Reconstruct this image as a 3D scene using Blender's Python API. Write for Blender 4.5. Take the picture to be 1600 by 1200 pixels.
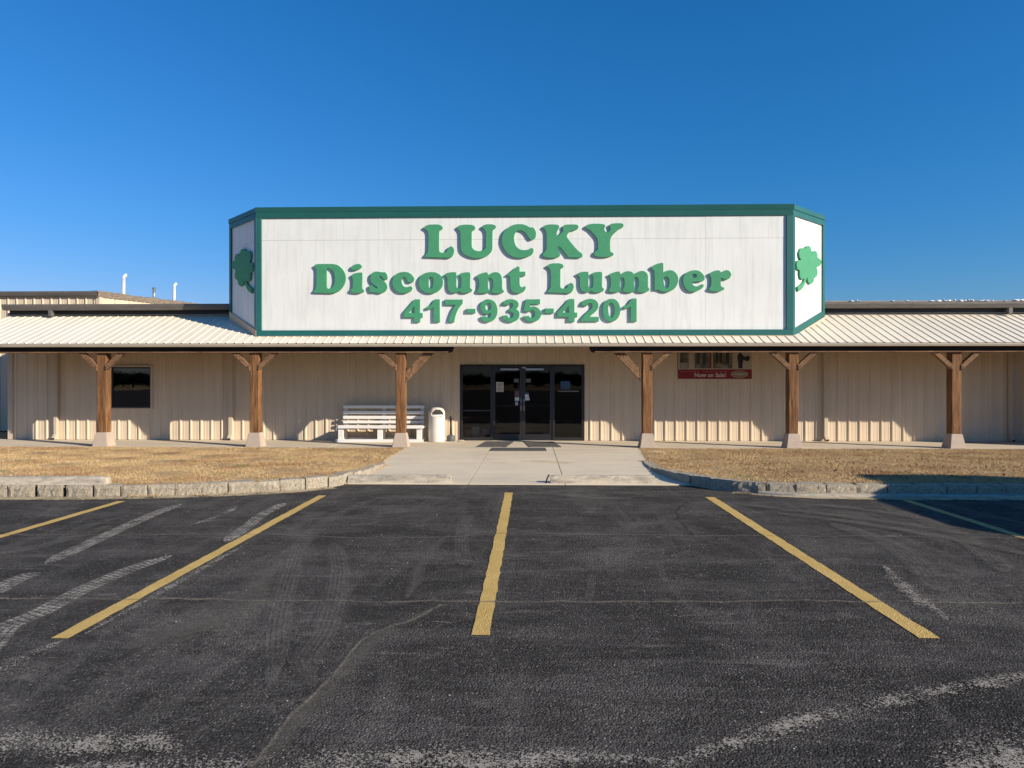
import bpy, bmesh, math, random
import numpy as np
from mathutils import Vector, Matrix, Euler

random.seed(7)
rng = np.random.default_rng(7)
for o in list(bpy.data.objects):
    bpy.data.objects.remove(o)
SC = bpy.context.scene
COL = SC.collection

# ------------------------------------------------------------------ camera
cam_d = bpy.data.cameras.new('camera')
cam = bpy.data.objects.new('camera', cam_d)
COL.objects.link(cam)
cam.location = (0, 0, 1.70)
cam.rotation_euler = (math.radians(90 - 0.155), 0, math.radians(1.497))
cam_d.sensor_width = 36.0
cam_d.lens = 36.0 * 1110 / 1600
cam_d.clip_end = 3000
SC.camera = cam

# ------------------------------------------------------------------ light
SUN_EL = math.radians(22.3)
SUN_AZ = math.radians(60.9)            # measured from straight behind the camera, towards the right
to_sun = Vector((math.sin(SUN_AZ) * math.cos(SUN_EL), -math.cos(SUN_AZ) * math.cos(SUN_EL), math.sin(SUN_EL)))
sl = bpy.data.lights.new('sun', 'SUN')
sl.energy = 5.0
sl.angle = math.radians(0.53)
sl.color = (1.0, 0.885, 0.725)
sun = bpy.data.objects.new('sun', sl)
COL.objects.link(sun)
sun.location = (30, -20, 25)
sun.rotation_euler = (-to_sun).to_track_quat('-Z', 'Y').to_euler()

W = bpy.data.worlds.new('World')
SC.world = W
W.use_nodes = True
nt = W.node_tree
for n in list(nt.nodes):
    nt.nodes.remove(n)
sky = nt.nodes.new('ShaderNodeTexSky')
sky.sky_type = 'NISHITA'
sky.sun_disc = False
sky.sun_elevation = SUN_EL
sky.sun_rotation = math.radians(180) - SUN_AZ
sky.altitude = 300
sky.air_density = 1.5
sky.dust_density = 0.0
sky.ozone_density = 10.0
bg = nt.nodes.new('ShaderNodeBackground')
bg.inputs['Strength'].default_value = 0.055
wo = nt.nodes.new('ShaderNodeOutputWorld')
# the camera's colour response, the same for the whole sky: red R -> min(0.73 R^1.75, 1.5 R), green x1.38, blue x1.68
sep = nt.nodes.new('ShaderNodeSeparateColor')
com = nt.nodes.new('ShaderNodeCombineColor')
nt.links.new(sky.outputs[0], sep.inputs[0])
def wmath(op, a, v):
    n = nt.nodes.new('ShaderNodeMath')
    n.operation = op
    nt.links.new(a, n.inputs[0])
    if isinstance(v, (int, float)): n.inputs[1].default_value = v
    else: nt.links.new(v, n.inputs[1])
    return n.outputs[0]
red = wmath('MINIMUM', wmath('MULTIPLY', wmath('POWER', sep.outputs[0], 1.75), 0.72), wmath('MULTIPLY', sep.outputs[0], 1.4))
nt.links.new(red, com.inputs[0])
nt.links.new(wmath('MULTIPLY', sep.outputs[1], 1.38), com.inputs[1])
nt.links.new(wmath('MULTIPLY', sep.outputs[2], 1.76), com.inputs[2])
nt.links.new(com.outputs[0], bg.inputs[0])
nt.links.new(bg.outputs[0], wo.inputs[0])

SC.view_settings.view_transform = 'Standard'
SC.view_settings.look = 'None'
SC.view_settings.gamma = 1.0
SC.view_settings.exposure = 0.5
SC.view_settings.use_curve_mapping = False

# ------------------------------------------------------------------ helpers
def link(o, parent=None):
    COL.objects.link(o)
    if parent is not None:
        o.parent = parent
    return o

def tag(o, label=None, cat=None, group=None, kind=None):
    if label: o['label'] = label
    if cat: o['category'] = cat
    if group: o['group'] = group
    if kind: o['kind'] = kind
    return o

def empty(name, loc=(0, 0, 0), rz=0.0, parent=None):
    o = bpy.data.objects.new(name, None)
    o.empty_display_size = 0.2
    o.location = loc
    o.rotation_euler = (0, 0, rz)
    return link(o, parent)

def obj(name, me, m=None, parent=None, loc=(0, 0, 0), rot=(0, 0, 0)):
    o = bpy.data.objects.new(name, me)
    if m is not None and len(me.materials) == 0:
        me.materials.append(m)
    o.location = loc
    o.rotation_euler = rot
    return link(o, parent)

def bm_mesh(name, bm, smooth=False):
    me = bpy.data.meshes.new(name)
    bmesh.ops.recalc_face_normals(bm, faces=bm.faces)
    bm.to_mesh(me)
    bm.free()
    if smooth:
        me.polygons.foreach_set('use_smooth', [True] * len(me.polygons))
    return me

def add_box(bm, x0, x1, y0, y1, z0, z1, mtx=None):
    vs = [bm.verts.new(p) for p in ((x0, y0, z0), (x1, y0, z0), (x1, y1, z0), (x0, y1, z0),
                                    (x0, y0, z1), (x1, y0, z1), (x1, y1, z1), (x0, y1, z1))]
    if mtx is not None:
        for v in vs: v.co = mtx @ v.co
    for f in ((3, 2, 1, 0), (4, 5, 6, 7), (0, 1, 5, 4), (1, 2, 6, 5), (2, 3, 7, 6), (3, 0, 4, 7)):
        bm.faces.new([vs[i] for i in f])
    return vs

def box(name, x0, x1, y0, y1, z0, z1, m, parent=None, bevel=0.0, seg=1):
    """one box, origin at the middle of its underside"""
    cx, cy = (x0 + x1) / 2, (y0 + y1) / 2
    bm = bmesh.new()
    add_box(bm, x0 - cx, x1 - cx, y0 - cy, y1 - cy, 0, z1 - z0)
    if bevel:
        bmesh.ops.bevel(bm, geom=bm.edges[:], offset=bevel, segments=seg, affect='EDGES', profile=0.5)
    return obj(name, bm_mesh(name, bm), m, parent, (cx, cy, z0))

def boxes(name, lst, m, parent=None, bevel=0.0):
    bm = bmesh.new()
    for b in lst: add_box(bm, *b)
    if bevel:
        bmesh.ops.bevel(bm, geom=bm.edges[:], offset=bevel, segments=1, affect='EDGES')
    return obj(name, bm_mesh(name, bm), m, parent)

def add_prism(bm, pts, axis_a, axis_b):
    """closed polygon pts (list of Vector) extruded from +axis_a to +axis_b offsets"""
    a = [bm.verts.new(p + axis_a) for p in pts]
    b = [bm.verts.new(p + axis_b) for p in pts]
    n = len(pts)
    bm.faces.new(a)
    bm.faces.new(list(reversed(b)))
    for i in range(n):
        j = (i + 1) % n
        bm.faces.new([a[j], a[i], b[i], b[j]])

def prism(name, pts, ext, m, parent=None, bevel=0.0):
    bm = bmesh.new()
    add_prism(bm, [Vector(p) for p in pts], Vector((0, 0, 0)), Vector(ext))
    if bevel:
        bmesh.ops.bevel(bm, geom=bm.edges[:], offset=bevel, segments=1, affect='EDGES')
    return obj(name, bm_mesh(name, bm), m, parent)

def add_tube(bm, pts, radii, seg=12, cap=True):
    rings = []
    pts = [Vector(p) for p in pts]
    if not isinstance(radii, (list, tuple)): radii = [radii] * len(pts)
    for i, p in enumerate(pts):
        d = (pts[min(i + 1, len(pts) - 1)] - pts[max(i - 1, 0)]).normalized()
        q = d.to_track_quat('Z', 'Y')
        rings.append([bm.verts.new(p + q @ Vector((math.cos(2 * math.pi * k / seg) * radii[i], math.sin(2 * math.pi * k / seg) * radii[i], 0))) for k in range(seg)])
    for a, b in zip(rings, rings[1:]):
        for k in range(seg):
            bm.faces.new([a[k], a[(k + 1) % seg], b[(k + 1) % seg], b[k]])
    if cap:
        bm.faces.new(list(reversed(rings[0])))
        bm.faces.new(rings[-1])

def tube(name, pts, radii, m, parent=None, seg=12, smooth=True):
    bm = bmesh.new()
    add_tube(bm, pts, radii, seg)
    return obj(name, bm_mesh(name, bm, smooth), m, parent)

def lathe(name, prof, m, parent=None, seg=32, loc=(0, 0, 0), smooth=True, skip=None):
    bm = bmesh.new()
    rings = [[bm.verts.new((r * math.cos(2 * math.pi * k / seg), r * math.sin(2 * math.pi * k / seg), z)) for k in range(seg)] for r, z in prof]
    for i in range(len(prof) - 1):
        for k in range(seg):
            if skip and skip(i, k): continue
            bm.faces.new([rings[i][k], rings[i][(k + 1) % seg], rings[i + 1][(k + 1) % seg], rings[i + 1][k]])
    me = bm_mesh(name, bm, smooth)
    return obj(name, me, m, parent, loc)

def text(name, body, size, m, parent, loc, rot=(math.pi / 2, 0, 0), bold=0.0, extrude=0.0, sx=1.0, align='CENTER'):
    cu = bpy.data.curves.new(name, 'FONT')
    cu.body = body
    cu.size = size
    cu.offset = bold
    cu.extrude = extrude
    cu.resolution_u = 3
    cu.align_x = align
    cu.align_y = 'CENTER'
    t = bpy.data.objects.new(name + '_tmp', cu)
    COL.objects.link(t)
    dg = bpy.context.evaluated_depsgraph_get()
    me = bpy.data.meshes.new_from_object(t.evaluated_get(dg))
    bpy.data.objects.remove(t)
    bpy.data.curves.remove(cu)
    me.transform(Matrix.Diagonal((sx, 1, 1, 1)))
    me.materials.clear()
    return obj(name, me, m, parent, loc, rot)

def copy_tree(o, parent=None):
    c = o.copy()
    COL.objects.link(c)
    c.parent = parent
    for ch in list(o.children):
        copy_tree(ch, c)
    return c

# ------------------------------------------------------------------ materials
class NT:
    def __init__(self, name):
        self.m = bpy.data.materials.new(name)
        self.m.use_nodes = True
        self.t = self.m.node_tree
        self.b = self.t.nodes['Principled BSDF']
        self.out = self.t.nodes['Material Output']
    def n(self, typ, **kw):
        x = self.t.nodes.new(typ)
        for k, v in kw.items():
            if k in x.inputs: x.inputs[k].default_value = v
            else: setattr(x, k, v)
        return x
    def l(self, a, b): self.t.links.new(a, b)
    def coord(self, kind='world', scale=(1, 1, 1)):
        if kind == 'world': s = self.n('ShaderNodeNewGeometry').outputs['Position']
        elif kind == 'uv': s = self.n('ShaderNodeUVMap').outputs['UV']
        else:
            tc = self.n('ShaderNodeTexCoord').outputs['Object']
            oi = self.n('ShaderNodeObjectInfo')
            mu = self.n('ShaderNodeMath', operation='MULTIPLY'); mu.inputs[1].default_value = 37.0
            self.l(oi.outputs['Random'], mu.inputs[0])
            ad = self.n('ShaderNodeVectorMath', operation='ADD')
            self.l(tc, ad.inputs[0]); self.l(mu.outputs[0], ad.inputs[1])
            s = ad.outputs[0]
        mp = self.n('ShaderNodeMapping')
        mp.inputs['Scale'].default_value = scale
        self.l(s, mp.inputs['Vector'])
        return mp.outputs[0]
    def noise(self, co, scale, detail=4, rough=0.55, dist=0.0):
        x = self.n('ShaderNodeTexNoise')
        x.inputs['Scale'].default_value = scale
        x.inputs['Detail'].default_value = detail
        x.inputs['Roughness'].default_value = rough
        x.inputs['Distortion'].default_value = dist
        self.l(co, x.inputs['Vector'])
        return x.outputs['Fac']
    def voro(self, co, scale, feature='F1', out='Distance'):
        x = self.n('ShaderNodeTexVoronoi', feature=feature)
        x.inputs['Scale'].default_value = scale
        self.l(co, x.inputs['Vector'])
        return x.outputs[out]
    def ramp(self, fac, stops, interp='LINEAR'):
        r = self.n('ShaderNodeValToRGB')
        r.color_ramp.interpolation = interp
        els = r.color_ramp.elements
        while len(els) < len(stops): els.new(0.5)
        for e, (p, c) in zip(els, stops):
            e.position = p
            e.color = (c, c, c, 1) if isinstance(c, (int, float)) else (*c, 1)
        self.l(fac, r.inputs[0])
        return r.outputs[0]
    def mix(self, fac, a, b, blend='MIX'):
        x = self.n('ShaderNodeMix', data_type='RGBA', blend_type=blend)
        for s, v in ((x.inputs[0], fac), (x.inputs[6], a), (x.inputs[7], b)):
            if isinstance(v, bpy.types.NodeSocket): self.l(v, s)
            elif isinstance(v, (int, float)): s.default_value = v if s == x.inputs[0] else (v, v, v, 1)
            else: s.default_value = (*v, 1)
        return x.outputs[2]
    def math(self, op, a, b=0.0, clamp=False):
        x = self.n('ShaderNodeMath', operation=op, use_clamp=clamp)
        for s, v in ((x.inputs[0], a), (x.inputs[1], b)):
            if isinstance(v, bpy.types.NodeSocket): self.l(v, s)
            else: s.default_value = v
        return x.outputs[0]
    def bump(self, h, strength=0.3, dist=0.01):
        x = self.n('ShaderNodeBump')
        x.inputs['Strength'].default_value = strength
        x.inputs['Distance'].default_value = dist
        self.l(h, x.inputs['Height'])
        self.l(x.outputs[0], self.b.inputs['Normal'])
    def base(self, c, rough=0.7, spec=0.4, metal=0.0):
        s = self.b.inputs['Base Color']
        if isinstance(c, bpy.types.NodeSocket): self.l(c, s)
        else: s.default_value = (*c, 1)
        self.b.inputs['Roughness'].default_value = rough
        self.b.inputs['Specular IOR Level'].default_value = spec
        self.b.inputs['Metallic'].default_value = metal
        return self.m
    def alpha(self, fac):
        tr = self.n('ShaderNodeBsdfTransparent')
        mx = self.n('ShaderNodeMixShader')
        self.l(fac, mx.inputs[0]); self.l(tr.outputs[0], mx.inputs[1]); self.l(self.b.outputs[0], mx.inputs[2])
        self.l(mx.outputs[0], self.out.inputs['Surface'])

def simple(name, c, rough=0.6, spec=0.4, metal=0.0, var=0.12, scale=3.0, stretch=(1, 1, 1), bump=0.0, bscale=60.0, dirt=None, kind='world'):
    k = NT(name)
    co = k.coord(kind, stretch)
    f = k.noise(co, scale, 6, 0.6)
    lo = tuple(x * (1 - var) for x in c); hi = tuple(min(1, x * (1 + var)) for x in c)
    col = k.ramp(f, [(0.3, lo), (0.7, hi)])
    if dirt:
        d = k.noise(co, scale * 2.7, 8, 0.65)
        col = k.mix(k.ramp(d, [(dirt[1], 0.0), (dirt[1] + 0.18, dirt[2])]), col, dirt[0])
    if bump:
        k.bump(k.noise(k.coord(kind), bscale, 4), bump, 0.01)
    return k.base(col, rough, spec, metal)

def make_wood(name, dark, mid, light, stretch=(14, 14, 0.9)):
    k = NT(name)
    co = k.coord('object', stretch)
    co2 = k.coord('object', (1, 1, 0.35))
    g = k.noise(co, 2.2, 8, 0.65, 0.6)
    big = k.noise(co2, 2.6, 4, 0.6)
    col = k.ramp(g, [(0.30, dark), (0.5, mid), (0.72, light)])
    col = k.mix(k.ramp(big, [(0.35, 0.0), (0.68, 0.55)]), col, dark)
    ck = k.noise(k.coord('object', (22, 22, 0.8)), 1.6, 3, 0.5, 1.0)
    crack = k.ramp(ck, [(0.0, 1.0), (0.30, 1.0), (0.345, 0.0)])
    col = k.mix(crack, col, tuple(x * 0.16 for x in dark))
    h = k.math('SUBTRACT', g, crack)
    k.bump(h, 0.5, 0.012)
    return k.base(col, 0.8, 0.25)

# painted metals
MAT = {}
def panel_paint(name, c, grime=0.16, streak=(6, 6, 0.25)):
    k = NT(name)
    co = k.coord('world')
    st = k.coord('world', streak)
    f = k.noise(co, 0.9, 5, 0.6)
    col = k.ramp(f, [(0.3, tuple(x * 0.95 for x in c)), (0.7, tuple(x * 1.04 for x in c))])
    s = k.noise(st, 2.0, 7, 0.65)
    col = k.mix(k.ramp(s, [(0.45, 0.0), (0.8, grime)]), col, tuple(x * 0.45 for x in c))
    oi = k.n('ShaderNodeObjectInfo')
    tint = k.ramp(oi.outputs['Random'], [(0.0, 0.965), (1.0, 1.03)])
    col = k.mix(1.0, col, tint, 'MULTIPLY')
    k.bump(k.noise(co, 1.7, 3), 0.06, 0.03)
    return k.base(col, 0.55, 0.12)
MAT['wall'] = panel_paint('beige_wall_steel', (0.645, 0.53, 0.39), 0.24)
MAT['roof'] = panel_paint('cream_roof_steel', (0.79, 0.705, 0.56), 0.16, (3, 0.4, 3))
MAT['trim'] = panel_paint('beige_trim_steel', (0.55, 0.46, 0.35), 0.2)
MAT['flash'] = panel_paint('tan_flashing', (0.60, 0.47, 0.33), 0.2)
MAT['gutter'] = simple('tan_gutter', (0.46, 0.40, 0.32), 0.5, 0.4, 0, 0.08, 2.0, (0.6, 3, 3), dirt=((0.12, 0.10, 0.08), 0.56, 0.5))
MAT['bronze'] = simple('weathered_bronze_gutter', (0.115, 0.105, 0.095), 0.55, 0.4, 0, 0.2, 2.0, (1, 1, 6), dirt=((0.30, 0.28, 0.25), 0.60, 0.6))
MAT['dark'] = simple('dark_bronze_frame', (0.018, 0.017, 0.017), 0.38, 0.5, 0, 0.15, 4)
MAT['green'] = simple('green_trim_steel', (0.018, 0.118, 0.110), 0.42, 0.4, 0, 0.08, 1.2, dirt=((0.05, 0.17, 0.16), 0.6, 0.35))
MAT['letter'] = simple('green_letter_paint', (0.060, 0.282, 0.142), 0.66, 0.3, 0, 0.07, 4.0, dirt=((0.095, 0.33, 0.20), 0.56, 0.45))
k = NT('white_sign_panel')
co = k.coord('world')
f = k.noise(co, 0.8, 6, 0.65)
col = k.ramp(f, [(0.3, (0.69, 0.705, 0.675)), (0.7, (0.765, 0.78, 0.75))])
st = k.noise(k.coord('world', (7, 7, 0.5)), 1.4, 8, 0.7)
col = k.mix(k.ramp(st, [(0.47, 0.0), (0.78, 0.42)]), col, (0.42, 0.42, 0.41))
sp = k.noise(co, 9.0, 8, 0.75)
col = k.mix(k.ramp(sp, [(0.66, 0.0), (0.74, 0.30)]), col, (0.30, 0.30, 0.28))
MAT['sign_white'] = k.base(col, 0.55, 0.3)
MAT['wood'] = make_wood('weathered_brown_timber', (0.060, 0.028, 0.012), (0.225, 0.108, 0.044), (0.39, 0.208, 0.095))
MAT['wood_h'] = make_wood('weathered_brown_beam', (0.06, 0.035, 0.02), (0.19, 0.105, 0.055), (0.30, 0.18, 0.10), (0.9, 14, 14))
MAT['deck'] = simple('brown_roof_boards', (0.17, 0.088, 0.042), 0.85, 0.2, 0, 0.3, 3, (6, 0.6, 1))
MAT['shade_wood'] = simple('shade_dark_beam', (0.020, 0.016, 0.014), 0.8, 0.2, 0, 0.3, 3, (0.5, 6, 6))  # near-black tone carries the shade below the eave gutter
MAT['bench'] = simple('white_bench_paint', (0.74, 0.72, 0.68), 0.6, 0.3, 0, 0.06, 5, (0.4, 6, 6), dirt=((0.45, 0.41, 0.36), 0.62, 0.5))
MAT['can'] = simple('cream_plastic', (0.70, 0.66, 0.58), 0.5, 0.4, 0, 0.04, 4)
MAT['black'] = simple('black_plastic', (0.015, 0.015, 0.016), 0.45, 0.4)
MAT['grey_pl'] = simple('grey_plastic', (0.09, 0.095, 0.10), 0.5, 0.4)
MAT['white_pipe'] = simple('white_pipe', (0.80, 0.80, 0.78), 0.5, 0.4, 0, 0.03)
MAT['galv'] = simple('galvanised_steel', (0.42, 0.43, 0.44), 0.35, 0.5, 0.7, 0.15, 6)
MAT['rust'] = simple('rusty_rebar', (0.045, 0.025, 0.018), 0.85, 0.2, 0, 0.3, 20)
MAT['paper'] = simple('white_paper', (0.70, 0.70, 0.68), 0.8, 0.1, 0, 0.02)
MAT['ink'] = simple('dark_print', (0.06, 0.06, 0.07), 0.8, 0.1, 0, 0.02)
MAT['blue_card'] = simple('blue_card', (0.04, 0.09, 0.17), 0.6, 0.2)
MAT['interior'] = simple('dim_interior', (0.10, 0.10, 0.10), 0.9, 0.1)
MAT['bolt'] = simple('bolt_steel', (0.03, 0.028, 0.027), 0.5, 0.4)
MAT['chrome'] = simple('brushed_handle', (0.45, 0.45, 0.45), 0.3, 0.5, 0.8)
MAT['red'] = simple('red_banner', (0.23, 0.022, 0.030), 0.6, 0.3, 0, 0.08, 3)
MAT['cream'] = simple('cream_banner', (0.42, 0.37, 0.29), 0.6, 0.3, 0, 0.08, 5)
MAT['pale_print'] = simple('pale_print', (0.60, 0.52, 0.46), 0.7, 0.2, 0, 0.03)
MAT['brown_print'] = simple('brown_print', (0.11, 0.075, 0.03), 0.7, 0.2, 0, 0.05)

def photo_print(name, c1, c2, c3, sc):
    k = NT(name)
    co = k.coord('object', (1.2, 1, 0.8))
    v = k.voro(co, sc, 'F1', 'Color')
    f = k.n('ShaderNodeSeparateColor'); k.l(v, f.inputs[0])
    col = k.ramp(f.outputs[0], [(0.1, c1), (0.5, c2), (0.9, c3)])
    n2 = k.noise(co, sc * 2.2, 5)
    col = k.mix(0.45, col, k.ramp(n2, [(0.3, c1), (0.75, c3)]))
    return k.base(col, 0.6, 0.3)
MAT['photo_a'] = photo_print('print_grey_room', (0.03, 0.035, 0.04), (0.10, 0.10, 0.10), (0.26, 0.23, 0.19), 6)
MAT['photo_b'] = photo_print('print_garden_house', (0.03, 0.05, 0.025), (0.11, 0.10, 0.075), (0.30, 0.27, 0.22), 8)

def glass(name, tint, rough=0.0, ior=1.5, gain=1.0):
    k = NT(name)
    tr = k.n('ShaderNodeBsdfTransparent'); tr.inputs[0].default_value = (*tint, 1)
    gl = k.n('ShaderNodeBsdfGlossy'); gl.inputs['Roughness'].default_value = rough
    gl.inputs[0].default_value = (1, 1, 1, 1)
    wob = k.noise(k.coord('world'), 0.9, 2)
    bp = k.n('ShaderNodeBump'); bp.inputs['Strength'].default_value = 0.05; bp.inputs['Distance'].default_value = 0.02
    k.l(wob, bp.inputs['Height']); k.l(bp.outputs[0], gl.inputs['Normal'])
    fr = k.n('ShaderNodeFresnel'); fr.inputs[0].default_value = ior
    sc = k.math('MULTIPLY', fr.outputs[0], gain, True)
    mx = k.n('ShaderNodeMixShader')
    k.l(sc, mx.inputs[0]); k.l(tr.outputs[0], mx.inputs[1]); k.l(gl.outputs[0], mx.inputs[2])
    k.l(mx.outputs[0], k.out.inputs['Surface'])
    return k.m
MAT['glass'] = glass('tinted_door_glass', (0.62, 0.62, 0.62), 0.0, 1.36, 1.0)
MAT['win_glass'] = glass('dark_window_glass', (0.30, 0.32, 0.33), 0.0, 1.7, 1.3)

# mineral surfaces
def concrete(name, c, stain=(0.5, 0.3), rough=0.85, blotch=0.7, joint=False):
    k = NT(name)
    co = k.coord('world')
    a = k.noise(co, blotch, 6, 0.65)
    b = k.noise(k.coord('world', (0.35, 1.6, 1)), 1.6, 6, 0.6)
    fine = k.noise(co, 45, 5, 0.7)
    col = k.ramp(a, [(0.25, tuple(x * 0.86 for x in c)), (0.75, tuple(x * 1.08 for x in c))])
    col = k.mix(k.ramp(b, [(stain[0], 0.0), (stain[0] + 0.25, stain[1])]), col, tuple(x * 0.62 for x in c))
    col = k.mix(k.ramp(fine, [(0.3, 0.22), (0.55, 0.0)]), col, tuple(x * 0.55 for x in c))
    k.bump(fine, 0.25, 0.004)
    return k.base(col, rough, 0.2)
MAT['walk'] = concrete('buff_concrete_walk', (0.69, 0.585, 0.425))
MAT['porch'] = concrete('porch_concrete', (0.65, 0.555, 0.415))
MAT['pier'] = concrete('pier_concrete', (0.47, 0.385, 0.305), (0.5, 0.35), 0.9, 3.0)
MAT['joint'] = simple('joint_dirt', (0.14, 0.12, 0.095), 0.95, 0.1, 0, 0.3, 20)
k = NT('stained_wheel_stop')
co = k.coord('world')
a1 = k.noise(k.coord('world', (1, 3, 3)), 2.2, 7, 0.7)
a2 = k.noise(co, 30, 6, 0.75)
col = k.ramp(a1, [(0.3, (0.44, 0.385, 0.30)), (0.7, (0.56, 0.49, 0.38))])
nz = k.n('ShaderNodeNewGeometry')
st = k.math('MULTIPLY', k.ramp(k.noise(k.coord('world', (0.8, 4, 4)), 3.0, 8, 0.75), [(0.42, 0.0), (0.60, 1.0)]), k.ramp(a2, [(0.38, 0.4), (0.58, 1.0)]))
col = k.mix(k.math('MULTIPLY', st, 0.75), col, (0.15, 0.135, 0.11))
k.bump(a2, 0.6, 0.008)
MAT['stop'] = k.base(col, 0.95, 0.1)
k = NT('split_face_block')
co = k.coord('world')
a1 = k.noise(co, 3.0, 5, 0.65)
a2 = k.noise(co, 38, 6, 0.8, 0.5)
a3 = k.voro(co, 70)
col = k.ramp(a1, [(0.3, (0.37, 0.315, 0.235)), (0.7, (0.51, 0.45, 0.345))])
col = k.mix(k.ramp(a2, [(0.36, 0.9), (0.50, 0.0)]), col, (0.12, 0.10, 0.075))
k.bump(k.math('ADD', a2, k.math('MULTIPLY', a3, 0.5)), 0.9, 0.02)
MAT['block'] = k.base(col, 0.95, 0.15)
MAT['dirt'] = simple('bare_dirt', (0.20, 0.15, 0.10), 0.95, 0.1, 0, 0.35, 8, bump=0.5, bscale=30)

# asphalt
k = NT('sealed_asphalt')
co = k.coord('world')
big = k.noise(co, 0.45, 6, 0.65, 0.4)
med = k.noise(k.coord('world', (0.55, 1.5, 1)), 1.3, 8, 0.68)
fine = k.noise(co, 90, 3, 0.6)
grit = k.voro(co, 85)
gritc = k.voro(co, 85, 'F1', 'Color')
sepc = k.n('ShaderNodeSeparateColor'); k.l(gritc, sepc.inputs[0])
col = k.ramp(big, [(0.28, (0.033, 0.030, 0.0265)), (0.72, (0.062, 0.056, 0.048))])
col = k.mix(k.ramp(med, [(0.46, 0.0), (0.72, 0.7)]), col, (0.125, 0.114, 0.100))
swp = k.noise(k.coord('world', (1.5, 0.28, 1)), 1.1, 7, 0.66, 1.2)
col = k.mix(k.ramp(swp, [(0.50, 0.0), (0.70, 0.55)]), col, (0.135, 0.123, 0.106))
# every stone its own tone
col = k.mix(1.0, col, k.ramp(sepc.outputs[2], [(0.0, 0.62), (0.6, 0.98), (1.0, 1.5)]), 'MULTIPLY')
# stones whose sealer has worn off
worn = k.noise(co, 0.8, 5, 0.7)
thr = k.ramp(worn, [(0.38, 0.985), (0.72, 0.80)])
stone = k.math('GREATER_THAN', sepc.outputs[0], thr)
near = k.ramp(grit, [(0.30, 1.0), (0.6, 0.0)])
stone = k.math('MULTIPLY', stone, near)
stcol = k.ramp(sepc.outputs[1], [(0.0, (0.13, 0.118, 0.10)), (0.7, (0.22, 0.20, 0.165)), (1.0, (0.40, 0.37, 0.32))])
col = k.mix(k.math('MULTIPLY', stone, 0.9), col, stcol)
# dusty scuffs
scf = k.noise(k.coord('world', (0.9, 3.2, 1)), 1.9, 9, 0.75, 0.8)
col = k.mix(k.ramp(scf, [(0.56, 0.0), (0.70, 0.55)]), col, (0.22, 0.20, 0.17))
scf3 = k.noise(k.coord('world', (1.6, 6.5, 1)), 2.4, 8, 0.72, 0.5)
col = k.mix(k.ramp(scf3, [(0.63, 0.0), (0.70, 0.6)]), col, (0.26, 0.238, 0.20))
scf2 = k.noise(k.coord('world', (0.6, 1.1, 1)), 0.55, 9, 0.72, 1.5)
dusty = k.math('MULTIPLY', k.ramp(scf2, [(0.50, 0.0), (0.70, 0.75)]), k.ramp(sepc.outputs[1], [(0.35, 0.0), (0.75, 1.0)]))
col = k.mix(dusty, col, (0.20, 0.182, 0.155))
vf = k.noise(co, 240, 2, 0.5)
col = k.mix(1.0, col, k.ramp(vf, [(0.3, 0.72), (0.7, 1.25)]), 'MULTIPLY')
h = k.math('SUBTRACT', k.math('MULTIPLY', fine, 0.5), grit)
k.bump(h, 0.8, 0.008)
MAT['asphalt'] = k.base(col, 0.9, 0.08)

# lawn
k = NT('dormant_lawn')
co = k.coord('world')
a = k.noise(co, 0.7, 6, 0.65)
b = k.noise(k.coord('world', (1, 1, 1)), 16, 6, 0.7)
c = k.noise(co, 1.6, 4, 0.6)
col = k.ramp(a, [(0.30, (0.31, 0.185, 0.095)), (0.5, (0.45, 0.31, 0.155)), (0.72, (0.54, 0.395, 0.205))])
col = k.mix(k.ramp(b, [(0.35, 0.6), (0.6, 0.0)]), col, (0.19, 0.115, 0.055))
col = k.mix(k.ramp(c, [(0.60, 0.0), (0.70, 0.5)]), col, (0.20, 0.21, 0.06))
k.bump(b, 0.8, 0.04)
MAT['lawn'] = k.base(col, 0.95, 0.1)
k = NT('dry_grass_blades')
co = k.coord('world')
at = k.n('ShaderNodeAttribute', attribute_name='shade')
a = k.noise(co, 0.7, 6, 0.65)
c = k.noise(co, 1.6, 4, 0.6)
col = k.ramp(at.outputs['Fac'], [(0.0, (0.29, 0.17, 0.08)), (0.4, (0.49, 0.34, 0.17)), (0.8, (0.63, 0.475, 0.255)), (1.0, (0.72, 0.60, 0.38))])
col = k.mix(k.ramp(a, [(0.34, 0.7), (0.54, 0.0)]), col, (0.31, 0.165, 0.08))
gm = k.math('MULTIPLY', k.ramp(c, [(0.60, 0.0), (0.70, 0.75)]), k.ramp(at.outputs['Fac'], [(0.3, 1.0), (0.8, 0.3)]))
col = k.mix(gm, col, (0.20, 0.26, 0.06))
k.b.inputs['Transmission Weight'].default_value = 0.0
MAT['grass'] = k.base(col, 0.8, 0.15)

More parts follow.
